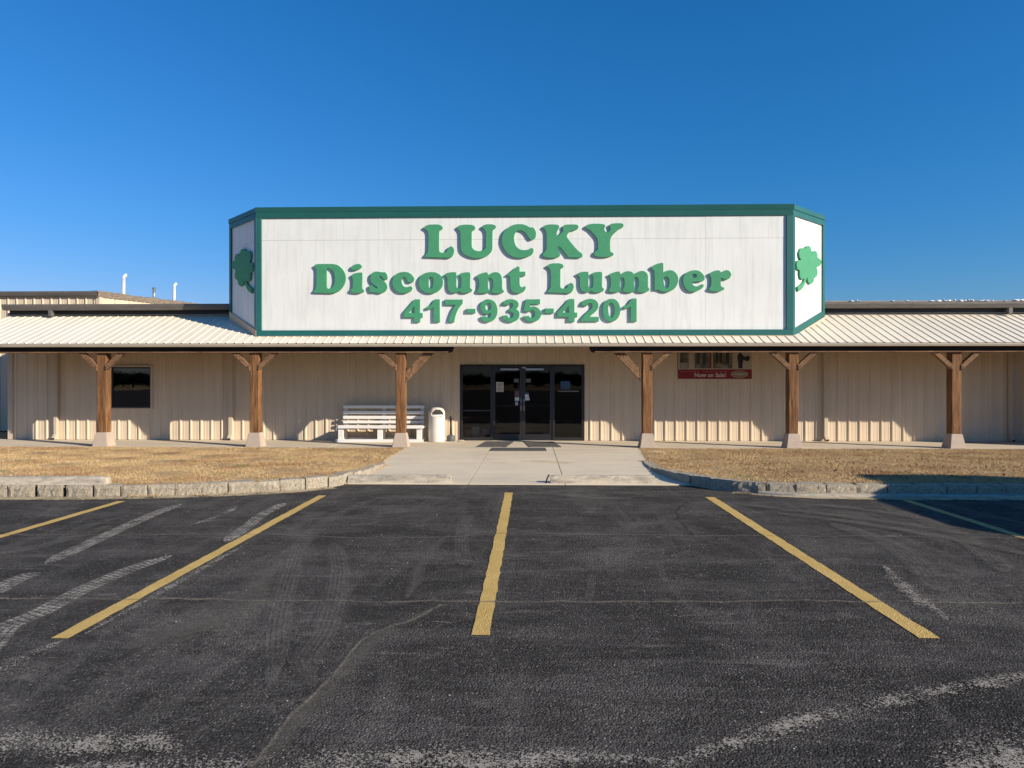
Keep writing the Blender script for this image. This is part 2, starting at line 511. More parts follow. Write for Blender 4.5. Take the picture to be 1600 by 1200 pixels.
# marks on the asphalt: UV x = across (0..1), UV y = metres along
def ribbon_mat(name, c, kind, amount=0.8, seed=0.0):
    k = NT(name)
    uv = k.coord('uv')
    sx = k.n('ShaderNodeSeparateXYZ'); k.l(uv, sx.inputs[0])
    wp = k.coord('world')
    edge = k.math('SUBTRACT', 1.0, k.math('ABSOLUTE', k.math('SUBTRACT', k.math('MULTIPLY', sx.outputs[0], 2.0), 1.0)))
    n1 = k.noise(wp, 3.0, 6, 0.7)
    n2 = k.noise(wp, 70, 4, 0.7)
    if kind == 'tread':
        # rows of rubber blocks printed in dust
        cols = k.math('MULTIPLY', sx.outputs[0], 4.0)
        row = k.math('MULTIPLY', sx.outputs[1], 17.0)
        row = k.math('ADD', row, k.math('MULTIPLY', k.math('FLOOR', cols), 0.37))
        fx = k.math('ABSOLUTE', k.math('SUBTRACT', k.math('FRACT', cols), 0.5))
        fy = k.math('ABSOLUTE', k.math('SUBTRACT', k.math('FRACT', row), 0.5))
        blk = k.math('MULTIPLY', k.math('LESS_THAN', fx, 0.40), k.math('LESS_THAN', fy, 0.36))
        blk = k.math('ADD', k.math('MULTIPLY', blk, 0.85), 0.14)
        a = k.math('MULTIPLY', blk, k.ramp(n1, [(0.34, 0.12), (0.54, 1.0)]))
        a = k.math('MULTIPLY', a, k.ramp(k.noise(wp, 11, 5, 0.7), [(0.36, 0.25), (0.58, 1.0)]))
        a = k.math('MULTIPLY', a, k.ramp(edge, [(0.0, 0.2), (0.3, 1.0)]))
        a = k.math('MULTIPLY', a, k.ramp(n2, [(0.30, 0.25), (0.5, 1.0)]))
    elif kind == 'tyre':
        cols = k.math('MULTIPLY', sx.outputs[0], 6.0)
        fx = k.math('ABSOLUTE', k.math('SUBTRACT', k.math('FRACT', cols), 0.5))
        a = k.math('MULTIPLY', k.ramp(fx, [(0.10, 1.0), (0.45, 0.45)]), k.ramp(edge, [(0.0, 0.0), (0.35, 1.0)]))
        a = k.math('MULTIPLY', a, k.ramp(k.noise(wp, 9, 5, 0.7), [(0.35, 0.3), (0.6, 1.0)]))
        a = k.math('MULTIPLY', a, k.ramp(n1, [(0.35, 0.35), (0.62, 1.0)]))
        a = k.math('MULTIPLY', a, k.ramp(n2, [(0.32, 0.3), (0.55, 1.0)]))
    elif kind == 'crack':
        j = k.math('MULTIPLY', k.math('SUBTRACT', k.noise(wp, 2.6, 8, 0.75), 0.5), 1.1)
        d = k.math('ABSOLUTE', k.math('ADD', k.math('SUBTRACT', sx.outputs[0], 0.5), j))
        a = k.ramp(d, [(0.0, 1.0), (0.05, 0.95), (0.16, 0.12), (0.36, 0.0)])
        a = k.math('MULTIPLY', a, k.ramp(n1, [(0.30, 0.2), (0.62, 1.0)]))
        a = k.math('MULTIPLY', a, k.ramp(n2, [(0.30, 0.2), (0.6, 1.0)]))
    elif kind == 'soft':
        a = k.math('MULTIPLY', k.ramp(edge, [(0.0, 0.0), (0.7, 1.0)]), k.ramp(n1, [(0.30, 0.2), (0.62, 1.0)]))
        a = k.math('MULTIPLY', a, k.ramp(n2, [(0.28, 0.35), (0.6, 1.0)]))
    else:  # grit, sand
        soft = k.ramp(edge, [(0.0, 0.0), (0.75, 1.0)])
        soft = k.math('MULTIPLY', soft, k.ramp(n1, [(0.36, 0.25), (0.66, 1.25)]))
        cs = k.n('ShaderNodeSeparateColor'); k.l(k.voro(wp, 95 if kind == 'grit' else 60, 'F1', 'Color'), cs.inputs[0])
        cs2 = k.n('ShaderNodeSeparateColor'); k.l(k.voro(wp, 190, 'F1', 'Color'), cs2.inputs[0])
        thr = k.math('MULTIPLY', k.math('ADD', cs.outputs[0], cs2.outputs[0]), 0.5)
        a = k.math('GREATER_THAN', k.math('MULTIPLY', soft, 0.56 if kind == 'grit' else 1.05), thr)
    a = k.math('MULTIPLY', a, amount, True)
    v = k.ramp(n2, [(0.3, tuple(x * 0.65 for x in c)), (0.7, tuple(x * 1.25 for x in c))])
    k.base(v, 0.9, 0.15)
    k.alpha(a)
    return k.m
MAT['tread'] = ribbon_mat('dusty_tread_print', (0.50, 0.455, 0.38), 'tread', 0.82)
MAT['tyre'] = ribbon_mat('faint_tyre_scuff', (0.20, 0.183, 0.155), 'tyre', 0.62)
MAT['crack'] = ribbon_mat('sandy_crack', (0.27, 0.23, 0.17), 'crack', 0.85)
MAT['dcrack'] = ribbon_mat('open_crack', (0.010, 0.010, 0.010), 'crack', 1.0)
MAT['grit'] = ribbon_mat('pale_grit', (0.40, 0.36, 0.295), 'grit', 0.85)
MAT['soft'] = ribbon_mat('dusty_wear', (0.17, 0.155, 0.125), 'soft', 0.55)
MAT['sand'] = ribbon_mat('sandy_leaf_litter', (0.48, 0.385, 0.24), 'sand', 1.0)

def line_paint(name, lo, hi, wear):
    k = NT(name)
    co = k.coord('world')
    w1 = k.noise(co, 60, 6, 0.8)
    w2 = k.noise(co, 2.2, 6, 0.75)
    w3 = k.noise(co, 7.0, 5, 0.75)
    col = k.ramp(w2, [(0.3, lo), (0.7, hi)])
    col = k.mix(k.ramp(w3, [(0.45, 0.0), (0.75, 0.40)]), col, tuple(x * 0.62 for x in lo))
    col = k.mix(k.ramp(w1, [(0.30, 0.7), (0.44, 0.0)]), col, tuple(x * 0.4 for x in lo))
    k.bump(k.voro(co, 85), 0.7, 0.006)
    k.base(col, 0.85, 0.15)
    chip = k.math('ADD', k.math('MULTIPLY', w1, 0.6), k.math('MULTIPLY', w3, 0.4))
    k.alpha(k.ramp(chip, [(wear - 0.02, 0.0), (wear + 0.03, 1.0)]))
    return k.m
MAT['yellow'] = line_paint('yellow_line_paint', (0.55, 0.36, 0.105), (0.66, 0.455, 0.16), 0.392)
MAT['dull_line'] = line_paint('dull_line_paint', (0.42, 0.31, 0.12), (0.50, 0.38, 0.16), 0.41)  # duller and slightly more chipped than the other line paint
LETTERS = [
 ('L',-2.399,5.389,[[(-401,350),(-346,400),(-245,433),(-136,438),(-27,436),(48,415),(95,373),(100,343),(82,314),(32,285),(11,260),(6,193),(4,9),(4,-200),(11,-258),(40,-292),(90,-300),(166,-297),(199,-272),(225,-217),(258,-167),(308,-138),(350,-147),(388,-193),(401,-252),(384,-327),(350,-394),(283,-439),(90,-434),(-162,-425),(-330,-420),(-372,-399),(-359,-357),(-317,-311),(-292,-265),(-283,-156),(-281,11),(-283,162),(-296,245),(-325,287),(-371,317)]]),
 ('U',-1.411,5.381,[[(-508,362),(-453,412),(-311,436),(-177,433),(-93,418),(-39,376),(-36,334),(-68,297),(-110,272),(-126,213),(-128,55),(-127,-104),(-106,-179),(-51,-230),(24,-257),(91,-257),(158,-239),(225,-189),(240,-106),(242,45),(242,178),(225,270),(179,322),(137,354),(158,396),(225,433),(342,443),(442,432),(505,394),(509,369),(476,327),(434,294),(421,236),(417,52),(416,-140),(401,-240),(350,-315),(258,-390),(158,-427),(41,-443),(-76,-438),(-177,-413),(-286,-362),(-361,-303),(-403,-236),(-421,-136),(-426,48),(-428,198),(-441,265),(-478,316)]]),
 ('C',-0.305,5.38,[[(-448,43),(-434,143),(-392,243),(-313,326),(-213,392),(-96,433),(38,443),(138,428),(221,394),(288,356),(355,356),(405,314),(440,247),(448,172),(430,89),(388,47),(330,27),(288,44),(259,81),(221,140),(180,198),(121,249),(46,274),(-37,266),(-87,225),(-117,150),(-125,67),(-112,-25),(-79,-117),(-21,-184),(55,-226),(138,-235),(230,-227),(296,-194),(346,-182),(376,-211),(384,-253),(363,-319),(313,-369),(238,-402),(138,-431),(21,-443),(-96,-426),(-196,-392),(-296,-316),(-371,-224),(-425,-115),(-448,-32)]]),
 ('K',0.837,5.371,[[(-516,359),(-471,409),(-354,436),(-221,437),(-121,423),(-84,373,1),(-113,319),(-146,253),(-154,186),(-150,149,1),(-104,153),(-55,202),(4,260),(10,319),(-3,373,1),(37,414),(112,433),(245,435),(361,429),(407,391),(409,354),(378,312),(311,288),(245,276),(170,235),(124,177),(112,127),(133,77),(212,-32),(311,-149),(419,-266),(486,-312),(515,-358),(507,-404),(453,-428),(311,-428),(145,-419,1),(87,-339),(4,-239),(-71,-155),(-104,-139),(-121,-172),(-129,-222),(-113,-272),(-71,-330),(-67,-364),(-104,-405),(-188,-430),(-312,-437),(-437,-420),(-516,-382),(-516,-345),(-496,-287),(-450,-254),(-429,-195),(-425,13),(-427,180),(-446,271),(-487,326)]]),
 ('Y',1.919,5.389,[[(-497,343),(-455,397),(-331,430),(-190,433),(-57,424),(9,403),(24,369),(1,303),(9,253),(59,203),(92,211),(142,252),(159,294),(142,344),(130,394,1),(183,427),(291,441),(440,440),(490,408),(498,367),(457,321),(374,280),(291,210),(208,127),(163,44),(151,-55),(151,-180),(155,-263),(175,-305),(225,-330),(242,-359),(217,-396),(126,-425),(1,-441),(-123,-436),(-223,-411),(-272,-377),(-268,-328),(-239,-286),(-189,-261),(-173,-195),(-169,-79),(-181,21),(-223,96),(-289,172),(-372,259),(-455,310)]]),
 ('D',-5.285,4.421,[[(-401,335),(-346,377),(-219,385),(-49,386),(111,381),(230,345),(323,269),(390,176),(426,67),(424,-50),(390,-159),(322,-260),(229,-339),(111,-381),(-7,-385),(-177,-380),(-346,-375),(-427,-358),(-414,-316),(-380,-279),(-359,-232),(-350,-98),(-348,70),(-347,196),(-354,251),(-388,297)],[(-75,245),(-75,153),(-75,-15),(-75,-183),(-58,-250),(-7,-263),(60,-242),(111,-175),(137,-83),(141,18),(124,127),(86,203),(27,253),(-41,272)]]),
 ('i',-4.553,4.415,[[(-164,274),(-139,324),(-71,366),(22,386),(81,378),(119,340),(119,302),(72,260),(-4,231),(-88,219),(-147,236)],[(-156,72),(-105,123),(-4,152),(98,164),(133,159,1),(136,71),(133,-96),(131,-231),(148,-273),(186,-315),(165,-348),(106,-373),(21,-386),(-88,-377),(-164,-356),(-186,-330),(-173,-288),(-131,-247),(-118,-179),(-114,-79),(-122,5),(-139,39)]]),
 ('s',-3.998,4.315,[[(-208,154),(-170,229),(-103,275),(-27,287),(57,274),(116,266),(184,265),(226,211),(247,135),(234,85),(175,68),(133,94),(83,153),(36,165),(32,136),(74,94),(150,39),(209,-24),(238,-108),(230,-166),(184,-233),(108,-275),(40,-287),(-44,-266),(-128,-266),(-196,-257),(-230,-198),(-247,-131),(-242,-98),(-204,-73),(-154,-86),(-95,-136),(-53,-157),(-23,-140),(-36,-115),(-103,-69),(-166,-10),(-204,61)]]),
 ('c',-3.338,4.306,[[(-287,10),(-278,85),(-232,177),(-148,244),(-47,277),(54,281),(155,259),(239,192),(286,116),(281,58),(239,8),(172,0),(122,16),(96,75),(71,126),(21,143),(-26,118),(-43,59),(-38,-8),(-5,-75),(54,-113),(113,-117),(172,-97),(214,-101),(239,-135),(231,-185),(180,-235),(105,-268),(4,-280),(-97,-268),(-182,-217),(-249,-141),(-278,-66)]]),
 ('o',-2.614,4.3,[[(-321,-4),(-308,97),(-258,180),(-165,247),(-48,276),(36,280),(137,267),(238,212),(301,128),(322,27),(309,-73),(263,-156),(187,-223),(87,-269),(-14,-281),(-115,-264),(-207,-213),(-283,-138)],[(-56,96),(-52,12),(-52,-72),(-39,-139),(-6,-160),(36,-130),(57,-72),(70,12),(62,95),(36,141),(-6,150),(-39,133)]]),
 ('u',-1.892,4.301,[[(-367,202),(-316,239),(-224,268),(-115,276),(-52,268,1),(-48,176),(-50,8),(-48,-100),(-23,-142),(19,-155),(61,-126),(69,-76),(80,25),(76,108),(53,167),(28,205,1),(70,242),(153,263),(254,271),(304,258),(317,216),(314,91),(312,-76),(321,-143),(363,-177),(367,-202),(329,-244),(237,-273),(136,-276),(69,-259),(40,-222,1),(-14,-247),(-73,-267),(-149,-269),(-207,-250),(-249,-200),(-274,-133),(-284,-58),(-283,51),(-291,126),(-325,168)]]),
 ('n',-1.054,4.292,[[(-362,153),(-308,216),(-199,257),(-99,278),(-65,257),(-55,211,1),(-32,215),(35,256),(110,277),(186,276),(252,239),(298,163),(311,55),(313,-112),(328,-179),(361,-212),(344,-246),(278,-271),(186,-279),(85,-266),(35,-236),(39,-178),(69,-120),(73,-36),(69,47),(43,106),(-7,127),(-40,123),(-53,81),(-57,-2),(-57,-94),(-44,-161),(-15,-211),(-32,-245),(-99,-265),(-199,-273),(-300,-265),(-350,-235),(-337,-185),(-308,-127),(-300,-35),(-300,49),(-316,107)]]),
 ('t',-0.378,4.364,[[(-252,133,1),(-148,207),(19,342),(90,348,1),(92,221,1),(244,221,1),(240,114,1),(92,106,1),(94,-19),(98,-127),(128,-178),(178,-186),(219,-165),(253,-178),(236,-253),(178,-311),(94,-344),(11,-348),(-73,-319),(-131,-260),(-156,-168),(-160,-60),(-165,99,1),(-248,108,1)]]),
 ('L',0.772,4.405,[[(-352,313),(-304,357),(-215,387),(-119,391),(-23,389),(43,371),(84,333),(89,307),(73,281),(28,255),(10,233),(6,173),(4,10),(4,-176),(10,-229),(36,-259),(80,-266),(147,-263),(176,-240),(198,-192),(228,-148),(272,-122),(309,-129),(342,-170),(353,-222),(339,-289),(309,-349),(250,-390),(80,-385),(-141,-377),(-289,-373),(-326,-354),(-315,-317),(-278,-276),(-256,-235),(-249,-138),(-246,11),(-249,145),(-260,219),(-286,257),(-326,283)]]),
 ('u',1.555,4.303,[[(-357,199),(-308,236),(-218,264),(-112,272),(-50,263,1),(-46,173),(-48,8),(-46,-99),(-22,-141),(19,-153),(60,-124),(68,-75),(78,24),(74,106),(52,164),(27,201,1),(68,238),(149,259),(247,266),(296,254),(308,213),(306,89),(304,-76),(313,-142),(353,-175),(357,-200),(321,-241),(231,-269),(133,-273),(68,-256),(39,-219,1),(-14,-244),(-71,-264),(-144,-266),(-201,-247),(-242,-198),(-267,-132),(-277,-57),(-275,50),(-283,124),(-316,166)]]),
 ('m',2.558,4.306,[[(-530,180),(-438,230),(-339,262),(-248,270),(-233,237),(-227,187,1),(-198,204),(-132,249),(-49,276),(25,273),(92,244),(126,190,1),(158,202),(224,252),(307,281),(389,276),(464,218),(489,151),(493,27),(493,-123),(522,-173),(530,-206),(489,-247),(406,-276),(299,-280),(224,-251),(203,-213),(220,-163),(241,-122),(245,-14),(241,69),(216,111),(166,119),(141,103),(133,36),(131,-97),(146,-171),(154,-221),(125,-254),(34,-279),(-65,-279),(-140,-249),(-165,-212),(-148,-154),(-124,-96),(-119,-13),(-128,70),(-157,108),(-206,104),(-227,71),(-231,-29),(-230,-129),(-215,-195),(-219,-232),(-281,-261),(-380,-278),(-480,-269),(-525,-236),(-525,-194),(-492,-144),(-476,-61),(-476,39),(-492,122)]]),
 ('b',3.48,4.416,[[(-351,265),(-268,323),(-169,360),(-78,380),(-39,376,1),(-33,289),(-35,131,1),(21,164),(120,187),(202,180),(285,121),(339,38),(351,-45),(339,-144),(293,-244),(219,-318),(120,-367),(21,-380),(-78,-359),(-152,-329),(-210,-325),(-268,-329,1),(-268,-208),(-266,-42),(-272,124),(-285,182),(-326,215)],[(-24,-10),(-28,-85),(-12,-176),(13,-268),(54,-276),(95,-235),(116,-143),(112,-60),(79,2),(29,23)]]),
 ('e',4.231,4.32,[[(-280,34),(-260,134),(-194,212),(-95,261),(20,282),(111,273),(193,223),(259,148),(280,73),(268,24),(202,-9),(95,-17),(-29,-23,1),(-47,-45),(-21,-99),(37,-133),(95,-137),(161,-104),(210,-84),(251,-100),(251,-142),(210,-191),(128,-241),(45,-278),(-53,-282),(-152,-248),(-227,-173),(-268,-82)],[(-54,124),(-37,87),(4,81),(53,95),(74,132),(57,174),(12,184),(-33,174)]]),
 ('r',4.903,4.321,[[(-281,180),(-199,237),(-100,270),(-26,274),(7,257),(22,212,1),(73,245),(138,273),(204,277),(262,235),(290,177),(278,111),(229,54),(155,33),(89,54),(38,83,1),(25,46),(22,-53),(28,-120),(56,-157),(106,-170),(114,-203),(73,-244),(-26,-277),(-149,-276),(-248,-251),(-289,-218),(-273,-176),(-240,-135),(-227,-36),(-228,64),(-240,113)]]),
 ('4',-3.078,3.571,[[(-252,-44,1),(46,299,1),(181,298,1),(182,-58,1),(252,-58,1),(252,-175,1),(182,-179,1),(182,-300,1),(25,-300,1),(25,-179,1),(-252,-178,1)],[(-114,-57,1),(34,110,1),(40,-57,1)]]),
 ('1',-2.553,3.569,[[(-176,95,1),(-58,157),(0,232),(51,299,1),(177,299,1),(177,-300,1),(9,-299,1),(9,82,1),(-67,44),(-172,23,1)]]),
 ('7',-2.005,3.566,[[(-233,293,1),(233,296,1),(228,191,1),(174,133),(98,16),(48,-109),(19,-235),(10,-297,1),(-141,-297,1),(-128,-201),(-86,-76),(-36,41),(36,148,1),(-233,155,1)]]),
 ('-',-1.559,3.561,[[(-117,54,1),(117,57,1),(117,-56,1),(-117,-55,1)]]),
 ('9',-1.092,3.566,[[(-228,98),(-211,181),(-144,256),(-52,298),(40,293),(132,247),(190,172),(224,72),(228,-29),(207,-129),(157,-212),(81,-270),(-11,-299),(-94,-291),(-170,-253),(-203,-203),(-207,-157,1),(-69,-145,1),(-40,-178),(6,-183),(40,-153),(56,-87),(54,-57,1),(-2,-86),(-69,-90),(-144,-57),(-199,14)],[(-69,156),(-86,98),(-73,39),(-36,6),(15,14),(48,55),(61,114),(48,172),(6,202),(-36,193)]]),
 ('3',-0.517,3.566,[[(-219,155,1),(-184,230),(-117,280),(-17,300),(91,287),(175,237),(208,162),(191,104),(141,37,1),(200,-5),(229,-80),(217,-172),(158,-247),(66,-293),(-26,-301),(-126,-271),(-201,-213),(-230,-137,1),(-92,-117,1),(-59,-171),(-9,-196),(41,-171),(66,-113),(58,-63),(16,-34),(-51,-31,1),(-42,46,1),(8,71),(50,112),(50,171),(16,200),(-26,192),(-63,142,1)]]),
 ('5',0.038,3.566,[[(-163,291,1),(212,298,1),(210,177,1),(-34,171,1),(-51,86,1),(12,107),(95,98),(179,44),(233,-32),(237,-115),(204,-198),(129,-265),(29,-298),(-71,-289),(-163,-247),(-222,-181),(-238,-154,1),(-80,-135,1),(-46,-181),(4,-189),(54,-156),(74,-81),(54,-14),(4,7),(-46,-6),(-88,-37,1),(-213,-14,1),(-201,111)]]),
 ('-',0.486,3.559,[[(-119,59,1),(119,63,1),(119,-62,1),(-119,-61,1)]]),
 ('4',0.956,3.569,[[(-260,-43,1),(47,297,1),(186,296,1),(188,-56,1),(259,-56,1),(259,-172,1),(188,-176,1),(188,-297,1),(26,-296,1),(26,-176,1),(-260,-175,1)],[(-117,-55,1),(34,110,1),(41,-56,1)]]),
 ('2',1.539,3.573,[[(-228,117,1),(-212,183),(-158,250),(-58,287),(42,295),(141,266),(208,199),(228,116),(208,33),(150,-42),(67,-109),(0,-171,1),(237,-174,1),(237,-290,1),(-236,-295,1),(-224,-224),(-166,-150),(-75,-58),(25,25),(67,91),(58,158),(17,183),(-33,170),(-79,108,1)]]),
 ('0',2.101,3.569,[[(-230,11),(-213,144),(-155,236),(-72,285),(11,297),(93,285),(168,218),(214,126),(230,10),(218,-106),(168,-206),(94,-272),(2,-297),(-89,-280),(-163,-230),(-213,-139)],[(-81,11),(-72,119),(-47,177),(2,189),(44,160),(73,94),(77,-6),(65,-106),(27,-181),(-22,-185),(-60,-122)]]),
 ('1',2.588,3.575,[[(-170,95,1),(-57,157),(0,232),(48,299,1),(169,299,1),(170,-300,1),(8,-299,1),(8,82,1),(-65,44),(-166,23,1)]]),
]
CLOVER = [(646,5228,1),(754,5307),(935,5331),(1024,5243),(1046,5147,1),(1120,5216),(1307,5246),(1405,5175),(1405,5091,1),(1573,5061),(1635,4984),(1558,4881),(1346,4811,1),(1406,4724),(1384,4589),(1196,4497,1),(1159,4400),(975,4317),(843,4370),(770,4494,1),(720,4407),(648,4286),(470,4141),(259,4058,1),(224,4176,1),(434,4266),(555,4342),(626,4440,1),(505,4402),(378,4438),(342,4579),(363,4620,1),(223,4646),(167,4736),(223,4854),(433,4911,1),(341,4964),(313,5089),(418,5205),(574,5235)]
# ------------------------------------------------------------------ ground, lot, walk
def sheet(name, x0, x1, y0, y1, z, m, parent=None, kind='structure'):
    bm = bmesh.new()
    bm.faces.new([bm.verts.new(p) for p in ((x0, y0, z), (x1, y0, z), (x1, y1, z), (x0, y1, z))])
    o = obj(name, bm_mesh(name, bm), m, parent)
    if kind: o['kind'] = kind
    return o

ground = sheet('ground', -900, 900, -900, 900, -0.03, MAT['lawn'])
lot = sheet('parking_lot', -160, 90, -110, 11.72, 0.0, MAT['asphalt'])

def smooth_line(pts, step=0.12):
    pts = [Vector((p[0], p[1], 0)) for p in pts]
    out = []
    n = len(pts)
    for i in range(n - 1):
        p0, p1, p2, p3 = pts[max(i - 1, 0)], pts[i], pts[i + 1], pts[min(i + 2, n - 1)]
        k = max(2, int((p2 - p1).length / step))
        for j in range(k):
            t = j / k
            out.append(0.5 * ((2 * p1) + (p2 - p0) * t + (2 * p0 - 5 * p1 + 4 * p2 - p3) * t * t + (3 * p1 - p0 - 3 * p2 + p3) * t ** 3))
    out.append(pts[-1])
    return out

def ribbon(name, pts, width, m, z, parent=lot, taper=0.0):
    ln = smooth_line(pts)
    N = len(ln) - 1
    if name == 'crack':
        jj = 0.0
        for p in ln:
            jj = jj * 0.8 + random.uniform(-0.022, 0.022)
            p.x += jj * 0.6; p.y += jj
    bm = bmesh.new()
    uvl = bm.loops.layers.uv.new('UVMap')
    prev = None
    s = 0.0
    for i, p in enumerate(ln):
        d = (ln[min(i + 1, len(ln) - 1)] - ln[max(i - 1, 0)]).normalized()
        wf = min(1.0, 0.15 + min(i, N - i) / N / taper) if taper else 1.0
        nrm = Vector((d.y, -d.x, 0)) * width * wf / 2
        if i: s += (p - ln[i - 1]).length
        cur = (bm.verts.new((p - nrm) + Vector((0, 0, z))), bm.verts.new((p + nrm) + Vector((0, 0, z))), s)
        if prev:
            f = bm.faces.new([prev[0], prev[1], cur[1], cur[0]])
            for lp, uv in zip(f.loops, ((0, prev[2]), (1, prev[2]), (1, cur[2]), (0, cur[2]))): lp[uvl].uv = uv
        prev = cur
    me = bpy.data.meshes.new(name)
    bm.to_mesh(me); bm.free()
    return obj(name, me, m, parent)

# painted stall lines
def stripe(x0, x1, yn, yf, skew=0.0, m='yellow'):
    bm = bmesh.new()
    n = 60
    L, Rr = [], []
    for i in range(n + 1):
        t = i / n
        y = yn + (yf - yn) * t
        j = lambda: random.uniform(-0.006, 0.006)
        L.append(bm.verts.new((x0 + j() + skew * t, y, 0.004)))
        Rr.append(bm.verts.new((x1 + j() + skew * t, y, 0.004)))
    for i in range(n):
        bm.faces.new([L[i], Rr[i], Rr[i + 1], L[i + 1]])
    return obj('stall_line', bm_mesh('stall_line', bm), MAT[m], lot)
stripe(-3.175, -3.055, 4.62, 10.55)
stripe(-0.392, -0.272, 4.753, 10.90)
stripe(2.577, 2.712, 4.772, 10.55)
stripe(-5.885, -5.765, 4.7, 9.97)
stripe(5.33, 5.45, 4.8, 10.36, m='dull_line')
stripe(8.15, 8.27, 4.8, 10.36)
stripe(-8.70, -8.58, 4.7, 9.95)

Z1 = 0.007
ribbon('crack', [(-9, 5.2), (-5, 5.46), (-2.6, 5.46), (-1.33, 5.46), (-0.14, 5.49), (0.84, 5.49), (2.03, 5.53), (3.3, 5.55), (6, 5.6), (9, 5.5)], 0.13, MAT['crack'], Z1)
ribbon('crack', [(-9, 7.9), (-5, 7.75), (-3.1, 7.81), (-1.44, 7.66), (-0.2, 7.97), (1.2, 7.93), (2.6, 7.9), (5.4, 7.9), (9, 8.1)], 0.10, MAT['crack'], Z1)
ribbon('crack', [(-0.68, 5.40), (-0.856, 5.0), (-1.055, 4.77), (-1.118, 4.45), (-1.146, 4.09), (-1.19, 3.75), (-1.226, 3.38), (-1.25, 2.9)], 0.085, MAT['crack'], Z1 + 0.001)
ribbon('crack', [(2.224, 10.09), (1.95, 9.5), (1.862, 9.08), (1.82, 7.94)], 0.07, MAT['dcrack'], Z1 + 0.001)
ribbon('grit_streak', [(0.3, 2.9), (0.6, 3.15), (0.97, 3.37), (1.47, 3.64), (1.95, 3.84), (2.37, 3.98), (2.83, 4.15), (3.6, 4.4)], 0.22, MAT['grit'], Z1, taper=0.3)
ribbon('grit_streak', [(1.7, 3.0), (2.3, 3.25), (3.1, 3.5)], 0.75, MAT['grit'], Z1 + 0.001, taper=0.3)
ribbon('grit_streak', [(-2.9, 3.25), (-2.3, 3.27), (-1.85, 3.30), (-1.6, 3.2)], 0.40, MAT['grit'], Z1, taper=0.3)
ribbon('grit_streak', [(-2.2, 3.03), (-1.0, 3.12), (0.1, 3.2), (0.6, 3.18)], 0.35, MAT['grit'], Z1 + 0.001, taper=0.3)
ribbon('grit_streak', [(0.46, 5.6), (0.5, 5.9), (0.53, 6.24)], 0.09, MAT['tyre'], Z1)
ribbon('grit_streak', [(-3.0, 4.7), (-2.99, 5.6), (-2.985, 6.6), (-2.98, 7.4)], 0.13, MAT['grit'], Z1, taper=0.3)
ribbon('grit_streak', [(-0.62, 5.42), (-0.80, 5.15), (-1.0, 4.74), (-1.07, 4.4), (-1.10, 4.05), (-1.15, 3.7), (-1.185, 3.3), (-1.21, 2.9)], 0.15, MAT['soft'], Z1, taper=0.2)
ribbon('crack', [(-0.95, 5.55), (-1.01, 6.4), (-1.0, 7.43), (-0.88, 7.85)], 0.16, MAT['soft'], Z1 + 0.0005, taper=0.3)
tracks = [
    ([(-3.3, 4.1), (-3.62, 4.8), (-3.6, 5.1), (-3.65, 5.7), (-3.62, 6.3), (-3.50, 6.85)], 0.20, 'tread'),
    ([(-3.45, 6.9), (-3.42, 7.6), (-3.30, 8.3)], 0.17, 'tyre'),
    ([(-4.52, 6.5), (-4.63, 7.34), (-4.75, 8.26), (-4.84, 9.17), (-4.84, 9.75)], 0.20, 'tread'),
    ([(-4.95, 7.3), (-5.2, 8.1), (-5.1, 8.9)], 0.18, 'tyre'),
    ([(-4.30, 5.5), (-4.40, 6.0), (-4.36, 6.2)], 0.20, 'tread'),
    ([(-3.22, 7.4), (-3.31, 8.19), (-3.42, 8.98), (-3.43, 9.84)], 0.17, 'tread'),
    ([(-3.3, 3.7), (-3.12, 4.1), (-3.09, 4.33), (-3.05, 4.55)], 0.22, 'grit'),
    ([(-1.45, 3.9), (-1.55, 4.25), (-1.84, 5.15), (-2.17, 6.4), (-2.43, 7.54), (-2.49, 8.6), (-2.37, 9.7), (-2.15, 10.4)], 0.21, 'tyre'),
    ([(-1.2, 3.9), (-1.36, 4.25), (-1.42, 4.9), (-1.69, 6.2), (-2.07, 7.4)], 0.21, 'tyre'),
    ([(-0.6, 6.5), (-0.70, 7.1), (-0.78, 8.0), (-0.80, 8.5), (-0.75, 9.0)], 0.19, 'tyre'),
    ([(3.3, 5.8), (3.6, 6.7), (3.75, 7.6), (3.6, 8.6)], 0.30, 'tyre'),
    ([(2.95, 5.1), (3.05, 5.8), (3.25, 6.6)], 0.24, 'grit'),
    ([(4.2, 6.4), (4.55, 7.3), (4.8, 8.6), (4.75, 9.6)], 0.28, 'tyre'),
    ([(2.9, 9.9), (3.6, 9.3), (4.3, 8.7), (4.9, 7.9)], 0.30, 'soft'),
    ([(3.2, 9.2), (3.9, 8.6), (4.5, 7.8), (4.9, 7.0)], 0.26, 'soft'),
    ([(3.9, 9.9), (4.5, 9.4), (4.9, 8.8)], 0.28, 'soft'),
    ([(0.4, 10.6), (0.9, 10.35), (1.5, 10.3)], 0.30, 'soft'),
    ([(-2.6, 4.4), (-2.2, 5.2), (-2.35, 6.2)], 0.32, 'soft'),
    ([(-5.4, 6.4), (-5.0, 7.2), (-4.9, 8.2)], 0.25, 'soft'),
    ([(-4.0, 8.2), (-3.9, 9.0), (-4.0, 9.6)], 0.16, 'grit'),
]
for i, (p, w, mm) in enumerate(tracks):
    ribbon('tyre_mark', p, w, MAT[mm], Z1 + 0.002 + 0.0006 * i, taper=0.35 if mm == 'grit' else 0.12)

